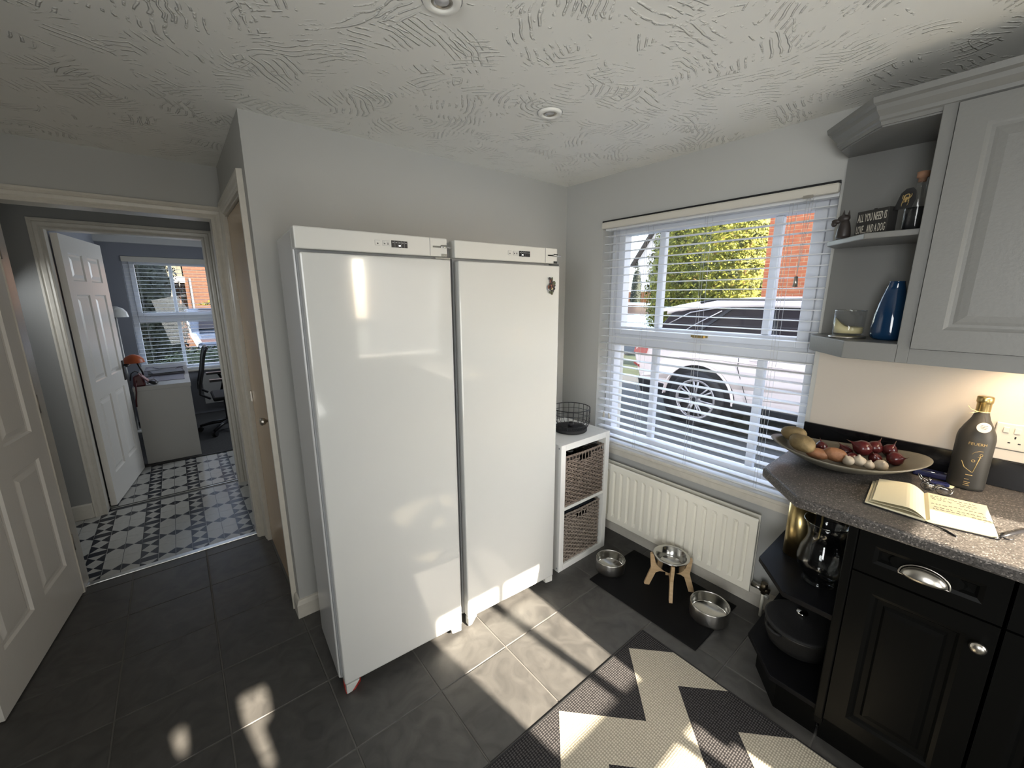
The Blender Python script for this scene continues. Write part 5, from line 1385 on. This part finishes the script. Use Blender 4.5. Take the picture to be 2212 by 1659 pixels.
# box sign
fdir = Vector((-.505, -.863, 0)).normalized(); fn = Vector((fdir.y, -fdir.x, 0)); 
if fn.x > 0: fn = -fn
s0 = Vector((-.197, -1.597, SZ2)); SW, SHh = .108, .083
t = thing('box_sign', 'small black wooden box sign reading all you need is love and a dog', 'sign', s0+fdir*SW/2)
rm = Matrix((fdir, -fn, Vector((0, 0, 1)))).transposed()
build('box', MB().obox(s0+fdir*SW/2-fn*.018+Vector((0, 0, SHh/2)), SW, .036, SHh, rm), M['signblack'], t, bevel=.001)
cface = s0+fdir*SW/2+Vector((0, 0, SHh/2))
def sgn(zc, sx_=1.0): return lambda u, v, w_: tuple(cface+fdir*u+Vector((0, 0, v+zc))+fn*(w_+.0006))
build('lettering', text_mb('ALL YOU NEED IS', .02, sgn(.0185), .0003, 0, 1.05, 1, .098, .026), M['signwhite'], t)
build('lettering', text_mb('LOVE... AND A DOG', .02, sgn(-.0195), .0003, 0, 1.05, 1, .098, .026), M['signwhite'], t)
build('hanger', MB().obox(cface+Vector((0, 0, SHh/2+.002))-fn*.01, .008, .004, .004, rm), M['black'], t)
# corked bottle with hang tag
BX2, BY2 = -.215, -1.752
t = thing('corked_bottle', 'clear spirit bottle with cork stopper and black tag on the middle shelf', 'bottle', (BX2, BY2, SZ2))
build('bottle_glass', MB().lathe([(.0001, 0), (.029, 0), (.031, .004), (.031, .095), (.028, .112), (.017, .128), (.0135, .138), (.0135, .160), (.011, .160), (.011, .138), (.026, .110), (.0295, .09), (.0295, .007), (.0001, .006)], (BX2, BY2, SZ2+.0005), 36), M['clear'], t)
build('liquid', MB().lathe([(.0001, .007), (.0290, .007), (.0290, .072), (.0001, .072)], (BX2, BY2, SZ2+.0005), 32), mat('dark_liquid', (.02, .02, .022), .15), t)
build('stopper', MB().lathe([(.010, .150), (.0105, .162), (.015, .163), (.0155, .180), (.0001, .182)], (BX2, BY2, SZ2+.0005), 24), M['cork'], t)
tn = Vector((-.86, .46, .20)).normalized(); te = Vector((0, 0, 1)).cross(tn).normalized(); tu = tn.cross(te)
if te.y > 0: te = -te
tc2 = Vector((BX2-.034, BY2+.024, SZ2+.098))
def tg2(u, v, w_): return tuple(tc2+te*u+tu*v+tn*w_)
mb = MB(); poly = [(-.030, -.030), (.022, -.030), (.027, -.005), (.020, .024), (.010, .034), (-.010, .034), (-.022, .022)]
mb.hexa([tg2(u, v, 0) for u, v in poly], [tg2(u, v, .0012) for u, v in poly])
tgo = build('hang_tag', mb, M['black'], t)
mb = MB()
mb.tube([tg2(.013*cos(a), .010+.012*sin(a), .002) for a in [R(x) for x in range(-200, 21, 20)]], .0011, 5)
mb.tube([tg2(.0075*cos(a*pi/8), .008+.007*sin(a*pi/8), .002) for a in range(16)], .0018, 5, closed=True); mb.tube([tg2(0, .006, .002), tg2(0, -.010, .002)], [.003, .0015], 5)
for s_ in (-1, 1):
    for k in range(3): mb.tube([tg2(s_*.002, .001-.004*k, .002), tg2(s_*(.008+.001*k), -.002-.005*k, .002), tg2(s_*(.010-.001*k), -.009-.006*k, .002)], .0007, 4)
build('gold_beetle_print', mb, M['goldprint'], tgo)

# ================================================================== STUDY
t = thing('desk', 'plain white desk with a full side panel in the study', 'desk', (-2.29, 3.75, 0.004))
build('desktop', MB().box(-2.505, -2.085, 2.965, 4.62, .706, .745), M['desk'], t, bevel=.002)
build('side_panel', MB().box(-2.50, -2.092, 2.968, 3.0, .005, .706), M['desk'], t)
build('side_panel', MB().box(-2.50, -2.092, 4.58, 4.615, .005, .706), M['desk'], t)
build('rear_panel', MB().box(-2.50, -2.482, 3.0, 4.58, .25, .706), M['desk'], t)
o = build('desk_pad', MB().box(-2.46, -2.125, 3.20, 4.35, .7455, .749), M['deskpad'], None, loc=(-2.3, 3.8, .745), bevel=.001); tag(o, 'mauve grey mat on the study desk', 'desk mat')
t = thing('laptop', 'grey closed laptop lying on the study desk', 'laptop', (-2.29, 3.72, .7495))
build('base', MB().obox((-2.27, 3.72, .757), .30, .24, .012, rotm(.05)), M['papers'], t, bevel=.003)
build('lid', MB().obox((-2.27, 3.72, .766), .30, .24, .005, rotm(.05)), mat('dark_lid', (.03, .03, .035), .4), t, bevel=.002)
for (x, y, a, dz, lb) in ((-2.26, 3.68, .15, .0, 'grey papers fanned on the laptop'), (-2.32, 4.05, -.2, -.02, 'loose grey sheets further back on the desk'), (-2.24, 4.15, .3, -.012, 'pale folder on the far end of the desk')):
    o = build('papers', MB().obox((x, y, .773+dz), .26, .20, .004, rotm(a)), M['papers'], None, loc=(x, y, .771+dz)); tag(o, lb, 'paper')
t = thing('camera_bag', 'small burgundy leather camera bag with a strap hanging over the desk edge', 'bag', (-2.44, 3.05, .745))
mb = MB(); mb.hexa([(-2.50, 3.0, .7455), (-2.41, 3.0, .7455), (-2.41, 3.10, .7455), (-2.50, 3.10, .7455)], [(-2.49, 3.01, .84), (-2.43, 3.01, .86), (-2.43, 3.09, .86), (-2.49, 3.09, .84)])
build('bag_body', mb, M['burgundy'], t, bevel=.012)
build('bag_flap', MB().hexa([(-2.445, 3.0, .84), (-2.395, 3.0, .78), (-2.395, 3.10, .78), (-2.445, 3.10, .84)], [(-2.450, 2.995, .868), (-2.385, 2.995, .785), (-2.385, 3.105, .785), (-2.450, 3.105, .868)]), mat('mauve_flap', (.22, .12, .13), .35), t, bevel=.004)
build('strap', MB().tube([(-2.47, 2.995, .80), (-2.478, 2.952, .76), (-2.482, 2.95, .70), (-2.495, 2.95, .62), (-2.498, 2.951, .57)], .006, 6), M['burgundy'], t)
build('strap', MB().tube([(-2.55+.035, 3.05, .80), (-2.50, 3.05, .865), (-2.47, 3.05, .885), (-2.44, 3.05, .86)], .005, 6), M['black'], t)
t = thing('headphones', 'black headphones lying beside the camera bag', 'headphones', (-2.36, 3.05, .745))
build('ear_cushion', MB().ell((-2.36, 3.05, .765), .035, .035, .018, rotm(0, .3), 16, 8), M['black'], t)
build('headband', MB().tube([(-2.40, 3.06, .755), (-2.385, 3.09, .785), (-2.35, 3.10, .79), (-2.325, 3.07, .758)], .007, 8), M['papers'], t)
t = thing('desk_lamp', 'orange domed desk lamp partly behind the study door', 'lamp', (-2.47, 3.35, .745))
build('shade', MB().lathe([(.085, .0), (.080, .03), (.055, .065), (.02, .082), (.0001, .085), (.0001, .078), (.05, .06), (.075, .03), (.080, .002)], (-2.50, 3.55, .905), 32), M['orange'], t)
build('stem', MB().tube([(-2.45, 3.55, .75), (-2.45, 3.55, .80), (-2.50, 3.55, .985)], .008, 8), M['black'], t)
build('base', MB().lathe([(.0001, 0), (.055, 0), (.055, .01), (.0001, .014)], (-2.445, 3.55, .7455), 24), M['black'], t)
t = thing('arc_lamp', 'white domed lamp shade glimpsed above the study door handle', 'lamp', (-2.60, 4.3, 0.004))
build('shade', MB().lathe([(.10, 0), (.092, .05), (.065, .09), (.02, .115), (.0001, .117), (.0001, .11), (.056, .085), (.084, .048), (.092, .002)], (-2.615, 4.30, 1.335), 32), M['fascia'], t)
build('pole', MB().tube([(-2.625, 4.30, .03), (-2.625, 4.30, 1.45)], .009, 8), M['fascia'], t)
build('base', MB().lathe([(.0001, 0), (.085, 0), (.085, .02), (.0001, .024)], (-2.625, 4.30, .005), 24), M['fascia'], t)
t = thing('office_chair', 'black mesh swivel chair seen from the side at the study desk', 'chair', (-1.78, 3.75, 0.004))
ccx, ccy = -1.78, 3.75
mb = MB()
for k in range(5):
    a = R(20+72*k); q = Vector((cos(a), sin(a), 0)); c0 = Vector((ccx, ccy, .10))
    mb_ = MB(); mb_.tube([c0+Vector((0, 0, .012)), c0+q*.15+Vector((0, 0, .005)), c0+q*.29+Vector((0, 0, -.025))], [.024, .020, .014], 8)
    lg = build('base_arm', mb_, M['black'], t)
    cw = c0+q*.29; mb_ = MB(); s_ = Vector((-q.y, q.x, 0))
    for d_ in (-.014, .014): mb_.tube([tuple(Vector((cw.x, cw.y, .034))+s_*(d_-.008)), tuple(Vector((cw.x, cw.y, .034))+s_*(d_+.008))], .028, 14)
    build('caster', mb_, M['black'], lg)
build('gas_column', MB().tube([(ccx, ccy, .10), (ccx, ccy, .40)], .025, 14), M['black'], t)
mb = MB(); mb.hexa([(ccx-.13, ccy-.23, .40), (ccx+.26, ccy-.23, .41), (ccx+.26, ccy+.23, .41), (ccx-.13, ccy+.23, .40)], [(ccx-.13, ccy-.24, .45), (ccx+.28, ccy-.24, .45), (ccx+.28, ccy+.24, .45), (ccx-.13, ccy+.24, .45)])
build('seat', mb, M['meshblack'], t, bevel=.02)
mb = MB(); prof = [(-.13, .44), (-.215, .50), (-.205, .58), (-.185, .66), (-.165, .74), (-.15, .82), (-.135, .90), (-.115, .97), (-.095, .995)]
for s_ in (-1, 1): mb.tube([(ccx+x-.02, ccy+s_*.21, z) for x, z in prof], .013, 8)
mb.tube([(ccx-.115, ccy-.21, .995), (ccx-.115, ccy+.21, .995)], .014, 8); mb.tube([(ccx-.22, ccy-.21, .58), (ccx-.22, ccy+.21, .58)], .012, 8)
build('back_frame', mb, M['black'], t)
mb = MB()
for i in range(len(prof)-2):
    (x0_, z0_), (x1_, z1_) = prof[i+1], prof[i+2]
    mb.hexa([(ccx+x0_-.024, ccy-.205, z0_), (ccx+x0_-.018, ccy-.205, z0_), (ccx+x0_-.018, ccy+.205, z0_), (ccx+x0_-.024, ccy+.205, z0_)], [(ccx+x1_-.024, ccy-.205, z1_), (ccx+x1_-.018, ccy-.205, z1_), (ccx+x1_-.018, ccy+.205, z1_), (ccx+x1_-.024, ccy+.205, z1_)])
build('back_mesh', mb, M['meshblack'], t)
for s_ in (-1, 1):
    mb = MB(); mb.tube([(ccx-.02, ccy+s_*.27, .42), (ccx+.02, ccy+s_*.28, .55), (ccx-.02, ccy+s_*.28, .64)], .014, 8); mb.box(ccx-.14, ccx+.12, ccy+s_*.28-.035, ccy+s_*.28+.035, .64, .665); build('armrest', mb, M['black'], t)
mb = MB(); mb.box(-1.95, -1.2, 4.70, 4.76, .15, .55)
t = build('study_radiator', mb, mat('dim_radiator', (.30, .30, .29), .4), None, loc=(-1.6, 4.73, .15)); tag(t, 'plain panel radiator below the study window', 'radiator')

# ================================================================== OUTSIDE
GZo = -.07
struct('ground', MB().box(-14, 30, -30, 30, GZo-.12, GZo-.05), M['grass'])
struct('driveway', MB().box(.28, 5.2, -12, 6.5, GZo-.05, GZo), M['drive'], 'grey asphalt driveway outside the kitchen window', 'driveway')
struct('road', MB().box(5.2, 30, 5.0, 18, GZo-.05, GZo-.005), M['drive'])

# ---- the white car, rear to the left
CXs = 2.75
t = thing('car', 'white estate car parked close outside the kitchen window', 'car', (3.7, -1.2, GZo))
def pr(y): return y
WY, WZc, WR = .355, .300, .340
ARR = .440
body = [(1.245, .62), (1.285, .78), (1.27, .90), (1.12, .97), (.60, 1.0), (-.9, 1.0), (-2.0, .96), (-2.3, .93), (-3.2, .84), (-3.42, .70), (-3.46, .38), (-3.30, .20)]
front_arch = [(-2.42-ARR*cos(a), WZc+ARR*sin(a)) for a in [pi*k/14 for k in range(15)]]
rear_arch = [(WY-ARR*cos(a), WZc+ARR*sin(a)) for a in [pi*k/14 for k in range(15)]]
lower = [(y, max(z, .235)) for y, z in front_arch]+[(y, max(z, .235)) for y, z in rear_arch]+[(1.10, .30), (1.20, .48)]
outline = body+lower                       # closed outline in (y, z)
# body shell: skin the outline with side bulge rings
mb = MB(); n = len(outline)
yc, zc = -1.1, .60
rings = [(3.72, 1.0, 1), (CXs+.10, 1.0, 1), (CXs+.035, .995, 1), (CXs, .975, 1)]
for x, s_, _ in rings:
    for (y, z) in outline:
        inset = (1-s_)
        top = z > .95
        mb.v.append((x+(.06 if (top and x < 2.9) else 0)+(.02 if z < .5 and x < 2.8 else 0), y if abs(y-yc) < 2.1 and False else yc+(y-yc)*(1-inset*.6), z-(inset*.8 if top else 0)))
for i in range(len(rings)-1):
    for k in range(n): mb.f.append((i*n+k, i*n+(k+1) % n, (i+1)*n+(k+1) % n, (i+1)*n+k)); mb.m.append(0); mb.sm.append(False)
mb.f.append(tuple((len(rings)-1)*n+k for k in range(n))); mb.m.append(0); mb.sm.append(False)
mb.f.append(tuple(k for k in range(n))); mb.m.append(0); mb.sm.append(False)
mb2 = MB(); mb2.v = [(7.44-x, y, z) for x, y, z in mb.v]; mb2.f = list(mb.f)
mb.add(mb2.v, mb2.f)
build('body', mb, M['carwhite'], t, bevel=.012)
# greenhouse: dark glass volume and white roof
def gh(x_in, ys_z):
    return [(x, y, z) for x in x_in for y, z in ys_z]
GH = [(1.06, .965), (.97, 1.15), (.86, 1.34), (.60, 1.435), (-.2, 1.475), (-1.0, 1.46), (-1.6, 1.38), (-2.25, .97)]
mb = MB(); n = len(GH)
for sx_ in (0, 1):
    for (y, z) in GH:
        tp = (z-.965)/.5; x = CXs+.055+.17*tp; mb.v.append((x if sx_ == 0 else 7.44-x, y, z))
mb.f.append(tuple(range(n))); mb.f.append(tuple(n+k for k in range(n))[::-1])
for k in range(n): mb.f.append((k, (k+1) % n, (k+1) % n+n, k+n))
mb.m = [0]*len(mb.f); mb.sm = [False]*len(mb.f)
build('windows', mb, M['carglass'], t, bevel=.01)
RF = [(.93, 1.372), (.80, 1.405), (.60, 1.445), (.2, 1.475), (-.2, 1.49), (-1.0, 1.475), (-1.55, 1.40)]
mb = MB()
for (y, z) in RF:
    for x, dz in ((CXs+.19, -.055), (CXs+.195, -.01), (CXs+.26, .035), (3.72, .065), (7.44-CXs-.26, .035), (7.44-CXs-.195, -.01), (7.44-CXs-.19, -.055)): mb.v.append((x, y, z+dz))
k7 = 7
for i in range(len(RF)-1):
    for j in range(6): mb.f.append((i*k7+j, i*k7+j+1, (i+1)*k7+j+1, (i+1)*k7+j)); mb.m.append(0); mb.sm.append(True)
o = build('roof', mb, M['carwhite'], t); s_ = o.modifiers.new('s', 'SOLIDIFY'); s_.thickness = .03
mb = MB(); mb.hexa([(CXs+.20, .70, 1.40), (7.24-CXs, .70, 1.40), (7.22-CXs, 1.04, 1.345), (CXs+.22, 1.04, 1.345)], [(CXs+.22, .60, 1.475), (7.22-CXs, .60, 1.475), (7.20-CXs, 1.05, 1.385), (CXs+.24, 1.05, 1.385)])
build('spoiler', mb, M['carwhite'], t, bevel=.01)
mb = MB(); mb.tube([(CXs+.215, .50, 1.475), (CXs+.205, .30, 1.512), (CXs+.205, -.9, 1.52), (CXs+.215, -1.2, 1.49)], .014, 8); build('roof_rail', mb, M['cladding'], t)
# pillar and window trim lines
mb = MB()
for (ya, yb, w__) in ((.62, .10, .035), (-.42, -.30, .05)):
    mb.hexa([(CXs+.045, ya-w__, .985), (CXs+.045, ya+w__, .985), (CXs+.06, ya+w__, .985), (CXs+.06, ya-w__, .985)], [(CXs+.19, yb-w__*.7, 1.425), (CXs+.19, yb+w__*.7, 1.425), (CXs+.205, yb+w__*.7, 1.425), (CXs+.205, yb-w__*.7, 1.425)])
build('pillar', mb, M['cladding'], t)
mb = MB(); mb.tube([(CXs+.05, 1.02, .975), (CXs+.05, .6, 1.004), (CXs+.05, -2.1, .985)], .011, 6)
mb.tube([(CXs+.14, .86, 1.20), (CXs+.175, .60, 1.35), (CXs+.20, .2, 1.428), (CXs+.205, -.5, 1.44), (CXs+.20, -1.0, 1.425)], .009, 6)
mb.tube([(CXs+.075, .74, 1.03), (CXs+.13, .52, 1.20), (CXs+.185, .22, 1.38)], .007, 6)
build('window_trim', mb, M['alloy'], t)
for yl in (-.10, -1.12):
    build('door_gap', MB().tube([(CXs-.001, yl, .98), (CXs-.002, yl, .75), (CXs+.003, yl-.12, .42), (CXs+.02, yl-.18, .25)], .004, 5), M['cladding'], t)
mb = MB(); mb.tube([(CXs-.004, .60, .80), (CXs-.006, .1, .82), (CXs-.006, -1.0, .80)], .007, 6); build('body_crease', mb, M['carwhite'], t)
build('door_handle', MB().box(CXs-.022, CXs-.004, -.42, -.22, .845, .870), M['carwhite'], t, bevel=.006)
# cladding: lower black trim, arch lips, bumper, tail light
mb = MB(); mb.box(CXs-.006, CXs+.05, -1.95, -.06, .215, .335); mb.hexa([(CXs+.02, .81, .24), (CXs+.02, 1.14, .25), (3.72, 1.16, .25), (3.72, .81, .24)], [(CXs-.004, .80, .42), (CXs+.0, 1.20, .47), (3.72, 1.235, .47), (3.72, .80, .42)])
build('sill_cladding', mb, M['cladding'], t, bevel=.01)
mb = MB(); n = 18
for i in range(n+1):
    a = pi*i/n
    for r_, x in ((ARR-.012, CXs-.010), (ARR+.004, CXs-.012), (ARR+.012, CXs+.01)): mb.v.append((x, WY+r_*cos(a), WZc+r_*sin(a)))
for i in range(n):
    for j in range(2): mb.f.append((i*3+j, (i+1)*3+j, (i+1)*3+j+1, i*3+j+1)); mb.m.append(0); mb.sm.append(True)
build('arch_lip', mb, M['carwhite'], t)
mb = MB()
for yc_ in (WY, -2.42):
    mb.tube([(CXs+.03, yc_, WZc), (CXs+.55, yc_, WZc)], ARR+.01, 28)
build('wheel_well', mb, M['cladding'], t)
build('tail_lamp', MB().hexa([(CXs-.002, 1.17, .60), (CXs-.002, 1.262, .64), (CXs+.2, 1.30, .64), (CXs+.2, 1.17, .60)], [(CXs-.002, 1.18, .635), (CXs-.002, 1.268, .665), (CXs+.2, 1.30, .665), (CXs+.2, 1.18, .635)]), M['tail'], t)
build('rear_lamp', MB().hexa([(CXs-.003, 1.08, .80), (CXs-.003, 1.276, .80), (CXs+.25, 1.29, .80), (CXs+.25, 1.1, .80)], [(CXs+.01, 1.05, .92), (CXs+.01, 1.25, .90), (CXs+.25, 1.27, .90), (CXs+.25, 1.05, .92)]), mat('pale_red_lens', (.45, .12, .10), .2), t)
def wheel(yc_, lab=None):
    wl_ = build('tyre', MB().lathe([(.245, 0), (.262, -.012), (WR-.03, -.02), (WR, .0), (WR, .19), (WR-.03, .21), (.25, .20)], (0, 0, 0), 44), M['tyre'], t, world=False)
    me = wl_.data
    for v in me.vertices: x, y, z = v.co; v.co = (CXs-.01+z-3.7, yc_+x+1.2, WZc+y-GZo)
    me.update()
    mb_ = MB(); X = CXs-.012
    ring = lambda r_, x, q: mb_.tube([(x, yc_+r_*cos(2*pi*k/40), WZc+r_*sin(2*pi*k/40)) for k in range(40)], q, 6, closed=True)
    ring(.240, X+.0, .011); ring(.226, X+.012, .009)
    for k in range(7):
        a = 2*pi*k/7+pi/2
        for d_ in (-.13, .13):
            p0 = (X-.004, yc_+.055*cos(a+d_*1.2), WZc+.055*sin(a+d_*1.2)); p1 = (X+.004, yc_+.14*cos(a+d_*.85), WZc+.14*sin(a+d_*.85)); p2 = (X+.004, yc_+.230*cos(a+d_), WZc+.230*sin(a+d_))
            mb_.tube([p0, p1, p2], [.014, .010, .012], 6)
    mb_.tube([(X-.012, yc_, WZc), (X+.02, yc_, WZc)], [.062, .075], 20)
    build('alloy_wheel', mb_, M['alloy'], wl_)
    mb_ = MB(); mb_.tube([(X-.018, yc_, WZc), (X-.010, yc_, WZc)], [.026, .03], 18)
    for k in range(5): a = 2*pi*k/5; mb_.tube([(X-.014, yc_+.044*cos(a), WZc+.044*sin(a)), (X-.008, yc_+.044*cos(a), WZc+.044*sin(a))], .007, 8)
    build('hub_cap', mb_, M['cladding'], wl_)
    mb_ = MB(); mb_.tube([(X+.045, yc_, WZc), (X+.055, yc_, WZc)], .228, 28); build('brake_disc', mb_, mat('dark_brake', (.03, .03, .03), .6), wl_)
wheel(WY); wheel(-2.42)

# ---- trees and hedges: trunk + dense leaf cards
def foliage(name, parent, blobs, n, size, m, seed, up_=0.0, kind='stuff', core=True):
    rnd = random.Random(seed); mb_ = MB()
    tot = sum(b[3]*b[4]+b[4]*b[5]+b[3]*b[5] for b in blobs)
    for b in blobs:
        cx, cy, cz, rx_, ry_, rz_ = b; k_ = int(n*(rx_*ry_+ry_*rz_+rx_*rz_)/tot)
        for i in range(k_):
            u = rnd.uniform(-1, 1); a = rnd.uniform(0, 2*pi); s_ = sqrt(1-u*u); q = rnd.uniform(.84, 1.05)+.06*sin(5*a+7*u)*sin(9*u+3*a)
            nrm = Vector((s_*cos(a)/rx_, s_*sin(a)/ry_, u/rz_)).normalized()
            p = Vector((cx+rx_*s_*cos(a)*q, cy+ry_*s_*sin(a)*q, cz+rz_*u*q))
            d = (nrm+Vector((rnd.gauss(0, .5), rnd.gauss(0, .5), rnd.gauss(0, .5)+up_))).normalized()
            e = d.cross(Vector((rnd.gauss(0, 1), rnd.gauss(0, 1), rnd.gauss(0, 1)))).normalized(); w2 = d.cross(e)
            L2 = size*rnd.uniform(.6, 1.3)
            mb_.add([p-e*L2*.5, p+w2*L2*.28, p+e*L2*.5+d*L2*.2, p-w2*L2*.28], [(0, 1, 2, 3)])
    o_ = build(name, mb_, m, parent, fix=False); o_['kind'] = kind
    if core:
        mb_ = MB()
        for b in blobs: mb_.ell(b[:3], b[3]*.86, b[4]*.86, b[5]*.86, n=20, m=12, jit=.05, seed=seed)
        build('inner_growth', mb_, m, parent)
    return o_
t = thing('conifer', 'large golden green conifer behind the parked car', 'tree', (9.2, 3.7, GZo))
build('trunk', MB().tube([(9.2, 3.7, GZo), (9.2, 3.7, 3.0)], [.22, .12], 10), M['bark'], t)
foliage('foliage', t, [(9.2, 3.25, 2.2, 1.1, 1.35, 3.1), (9.2, 4.05, 1.9, 1.1, 1.05, 2.6), (9.1, 2.65, 1.5, .95, .95, 2.0)], 42000, .085, M['conifer'], 5, .3)
t = thing('cypress', 'slim dark cypress in the distance left of the conifer', 'tree', (13.6, 8.72, GZo))
build('trunk', MB().tube([(13.6, 8.72, GZo), (13.6, 8.72, 1.5)], .06, 8), M['bark'], t)
foliage('foliage', t, [(13.6, 8.68, 1.3, .25, .25, 1.6)], 2500, .06, M['darkleaf'], 6, 1.0)
# brick house behind the car: individual bricks where the picture shows them
BHX = 7.3
t = thing('brick_house_front', 'tall red brick wall beyond the driveway on the right of the window', 'wall', (BHX+.17, -1.0, GZo))
build('house_wall', MB().box(BHX+.010, BHX+.34, -5.0, 1.40, GZo, 3.62), M['mortar'], t)  # house reduced to a thin wall so sun reaches the conifer
bm_full = mesh_of('brick', MB().box(-.005, .006, -.1065, .1065, -.0315, .0315), M['brick'])
bm_half = mesh_of('brick', MB().box(-.005, .006, -.0512, .0512, -.0325, .0325), M['brick'])
nb_ = 0; rest = MB(); rz_h = .075
for r in range(-2, 46):
    z = GZo+.2+r*rz_h; off = (r % 2)*.1125
    yy = 1.40-.0512-.002 if r % 2 else 1.40-.1075-.002
    first = True
    while yy > -4.9:
        hl = .0512 if (first and r % 2) else .1075
        visible = (1.35 < z < 3.28 and yy > -.55)
        loc = (BHX+.006, yy, z)
        if visible and nb_ < 300:
            piece('brick', bm_half if hl < .1 else bm_full, t, (loc[0]-t.location[0]+random.uniform(-.0015, .0015), loc[1]-t.location[1], loc[2]-t.location[2])); nb_ += 1
        else: rest.box(BHX+.001, BHX+.012, yy-hl, yy+hl, z-.0325, z+.0325)
        yy -= hl+.01+(.1075 if True else 0); first = False
o = build('brickwork', rest, M['brick'], t, fix=False); o['kind'] = 'stuff'
# dark fence line above the car roof
o = build('garden_fence', MB().box(5.6, 5.66, -3.0, .95, GZo, 1.50), mat('dark_fence', (.03, .026, .026), .8), None, loc=(5.63, -1.0, GZo)); tag(o, 'low dark fence between the car roof and the brick wall', 'fence')
# far scene in the left pane
t = thing('distant_house', 'white gabled house far off at the left edge of the window', 'house', (24, 15, GZo))
GBL = [(13.35, GZo), (13.35, 3.7), (11.9, 5.75), (10.45, 3.7), (10.45, GZo)]
build('wall', MB().hexa([(20.5, a, b) for a, b in GBL], [(26, a, b) for a, b in GBL]), M['render'], t)
for s_ in (1, -1):
    A = [(11.9, 5.78), (11.9+s_*1.75, 3.30), (11.9+s_*1.75, 3.42), (11.9, 5.92)]
    build('roof', MB().hexa([(20.1, a, b) for a, b in A], [(26.3, a, b) for a, b in A]), M['roof'], t)
o = build('orange_fence', MB().box(14, 14.1, 8.2, 11.5, GZo, 1.75), M['fencewood'], None, loc=(14, 9.8, GZo)); tag(o, 'orange wooden fence panel far down the street', 'fence')
def small_car(lab, cx, cy, m, rz=0.0, sc=1.0):
    t_ = thing('parked_car', lab, 'car', (cx, cy, GZo), rz)
    mb_ = MB(); P = [(-2.1, .35), (-2.1, .75), (-1.2, .92), (-.6, 1.38), (.9, 1.42), (1.7, .98), (2.1, .9), (2.1, .35)]
    mb_.hexa([(-.85, a*sc, b_) for a, b_ in P], [(.85, a*sc, b_) for a, b_ in P]); build('body', mb_, m, t_, world=False, bevel=.08)
    mb_ = MB(); Q = [(-1.02, .96), (-.55, 1.30), (.85, 1.34), (1.45, 1.0)]; mb_.hexa([(-.86, a*sc, b_) for a, b_ in Q], [(.86, a*sc, b_) for a, b_ in Q]); build('side_glass', mb_, M['carglass'], t_, world=False)
    mb_ = MB(); mb_.hexa([(-.7, -1.17*sc, .965), (.7, -1.17*sc, .965), (.6, -.64*sc, 1.36), (-.6, -.64*sc, 1.36)], [(-.7, -1.19*sc, .975), (.7, -1.19*sc, .975), (.6, -.66*sc, 1.37), (-.6, -.66*sc, 1.37)]); build('windscreen', mb_, M['carglass'], t_, world=False)
    for x in (-.78, .78):
        for y in (-1.3, 1.3): build('wheel', MB().tube([(x-.1, y*sc, .32), (x+.1, y*sc, .32)], .32, 20), M['tyre'], t_, world=False)
small_car('pale blue parked car at the bottom of the left window pane', 11.2, 7.15, M['bluecar'], R(60))
small_car('white parked car beyond the blue one far down the street', 17.5, 10.9, M['render'], R(60))

# outside the study
t = thing('dark_bush', 'tall dark evergreen bush filling the left of the study window', 'bush', (-2.72, 8.0, GZo))
build('trunk', MB().tube([(-2.8, 8.0, GZo), (-2.8, 8.0, 1.2)], .08, 8), M['bark'], t)
foliage('foliage', t, [(-2.75, 8.0, 1.35, .78, .7, 1.55), (-2.55, 7.9, .9, .55, .6, .9)], 9000, .07, M['darkleaf'], 8, .2)
t = thing('low_shrub', 'low green shrub under the study window panes', 'bush', (-1.6, 6.6, GZo))
build('stem', MB().tube([(-1.6, 6.6, GZo), (-1.6, 6.6, .2)], .04, 8), M['bark'], t)
foliage('foliage', t, [(-1.60, 6.6, .30, .95, .45, .42)], 4500, .06, leaf_mat('mid_green_leaf', (.02, .03, .015), (.06, .08, .035)), 9, .2)
t = thing('brick_building', 'sunlit orange brick building across the road from the study', 'building', (-.4, 14.0, GZo))
build('wall', MB().box(-1.75, 4.0, 14.0, 18, GZo, 5.5), M['farbrick'], t)
build('downpipe', MB().tube([(-1.62, 13.93, GZo), (-1.62, 13.93, 2.1)], .032, 8), mat('pale_pipe', (0.06, 0.065, 0.07), 0.5), t)
build('eaves', MB().box(-2.3, -1.75, 13.2, 13.5, 1.95, 2.12), mat('grey_eaves_paint', (0.10, 0.10, 0.10), 0.8), t)  # plain grey paint on the eaves
build('side_wing', MB().box(-3.3, -1.76, 15.0, 18, GZo, 2.4), M['farbrick'], t)
build('pale_roof', MB().hexa([(-3.4, 13.6, 2.05), (-1.78, 13.6, 2.05), (-1.78, 16, 2.05), (-3.4, 16, 2.05)], [(-3.4, 15.8, 3.6), (-1.78, 15.8, 3.6), (-1.78, 16, 3.6), (-3.4, 16, 3.6)]), mat('pale_roof_tile', (.06, .055, .035), .8), t)
t = thing('golden_hedge', 'bright yellow green hedge outside the study', 'hedge', (-1.2, 13.0, GZo))
build('stem', MB().tube([(-1.2, 13.1, GZo), (-1.2, 13.1, .8)], .05, 8), M['bark'], t)
foliage('foliage', t, [(-1.1, 13.0, .7, .9, .45, .72), (-.2, 13.1, .7, .9, .45, .72)], 4500, .09, M['hedge'], 10, .2)
small_car('silver blue car with a reflective bonnet outside the study', -1.15, 9.9, mat('silver_blue_paint', (.06, .075, .10), .12, coat=1.0), R(4))
# unseen block added to shade the drive and the car
struct('drive_shade_block', MB().box(.9, 5.6, -11.0, -5.2, GZo, 5.2), M['farbrick'])
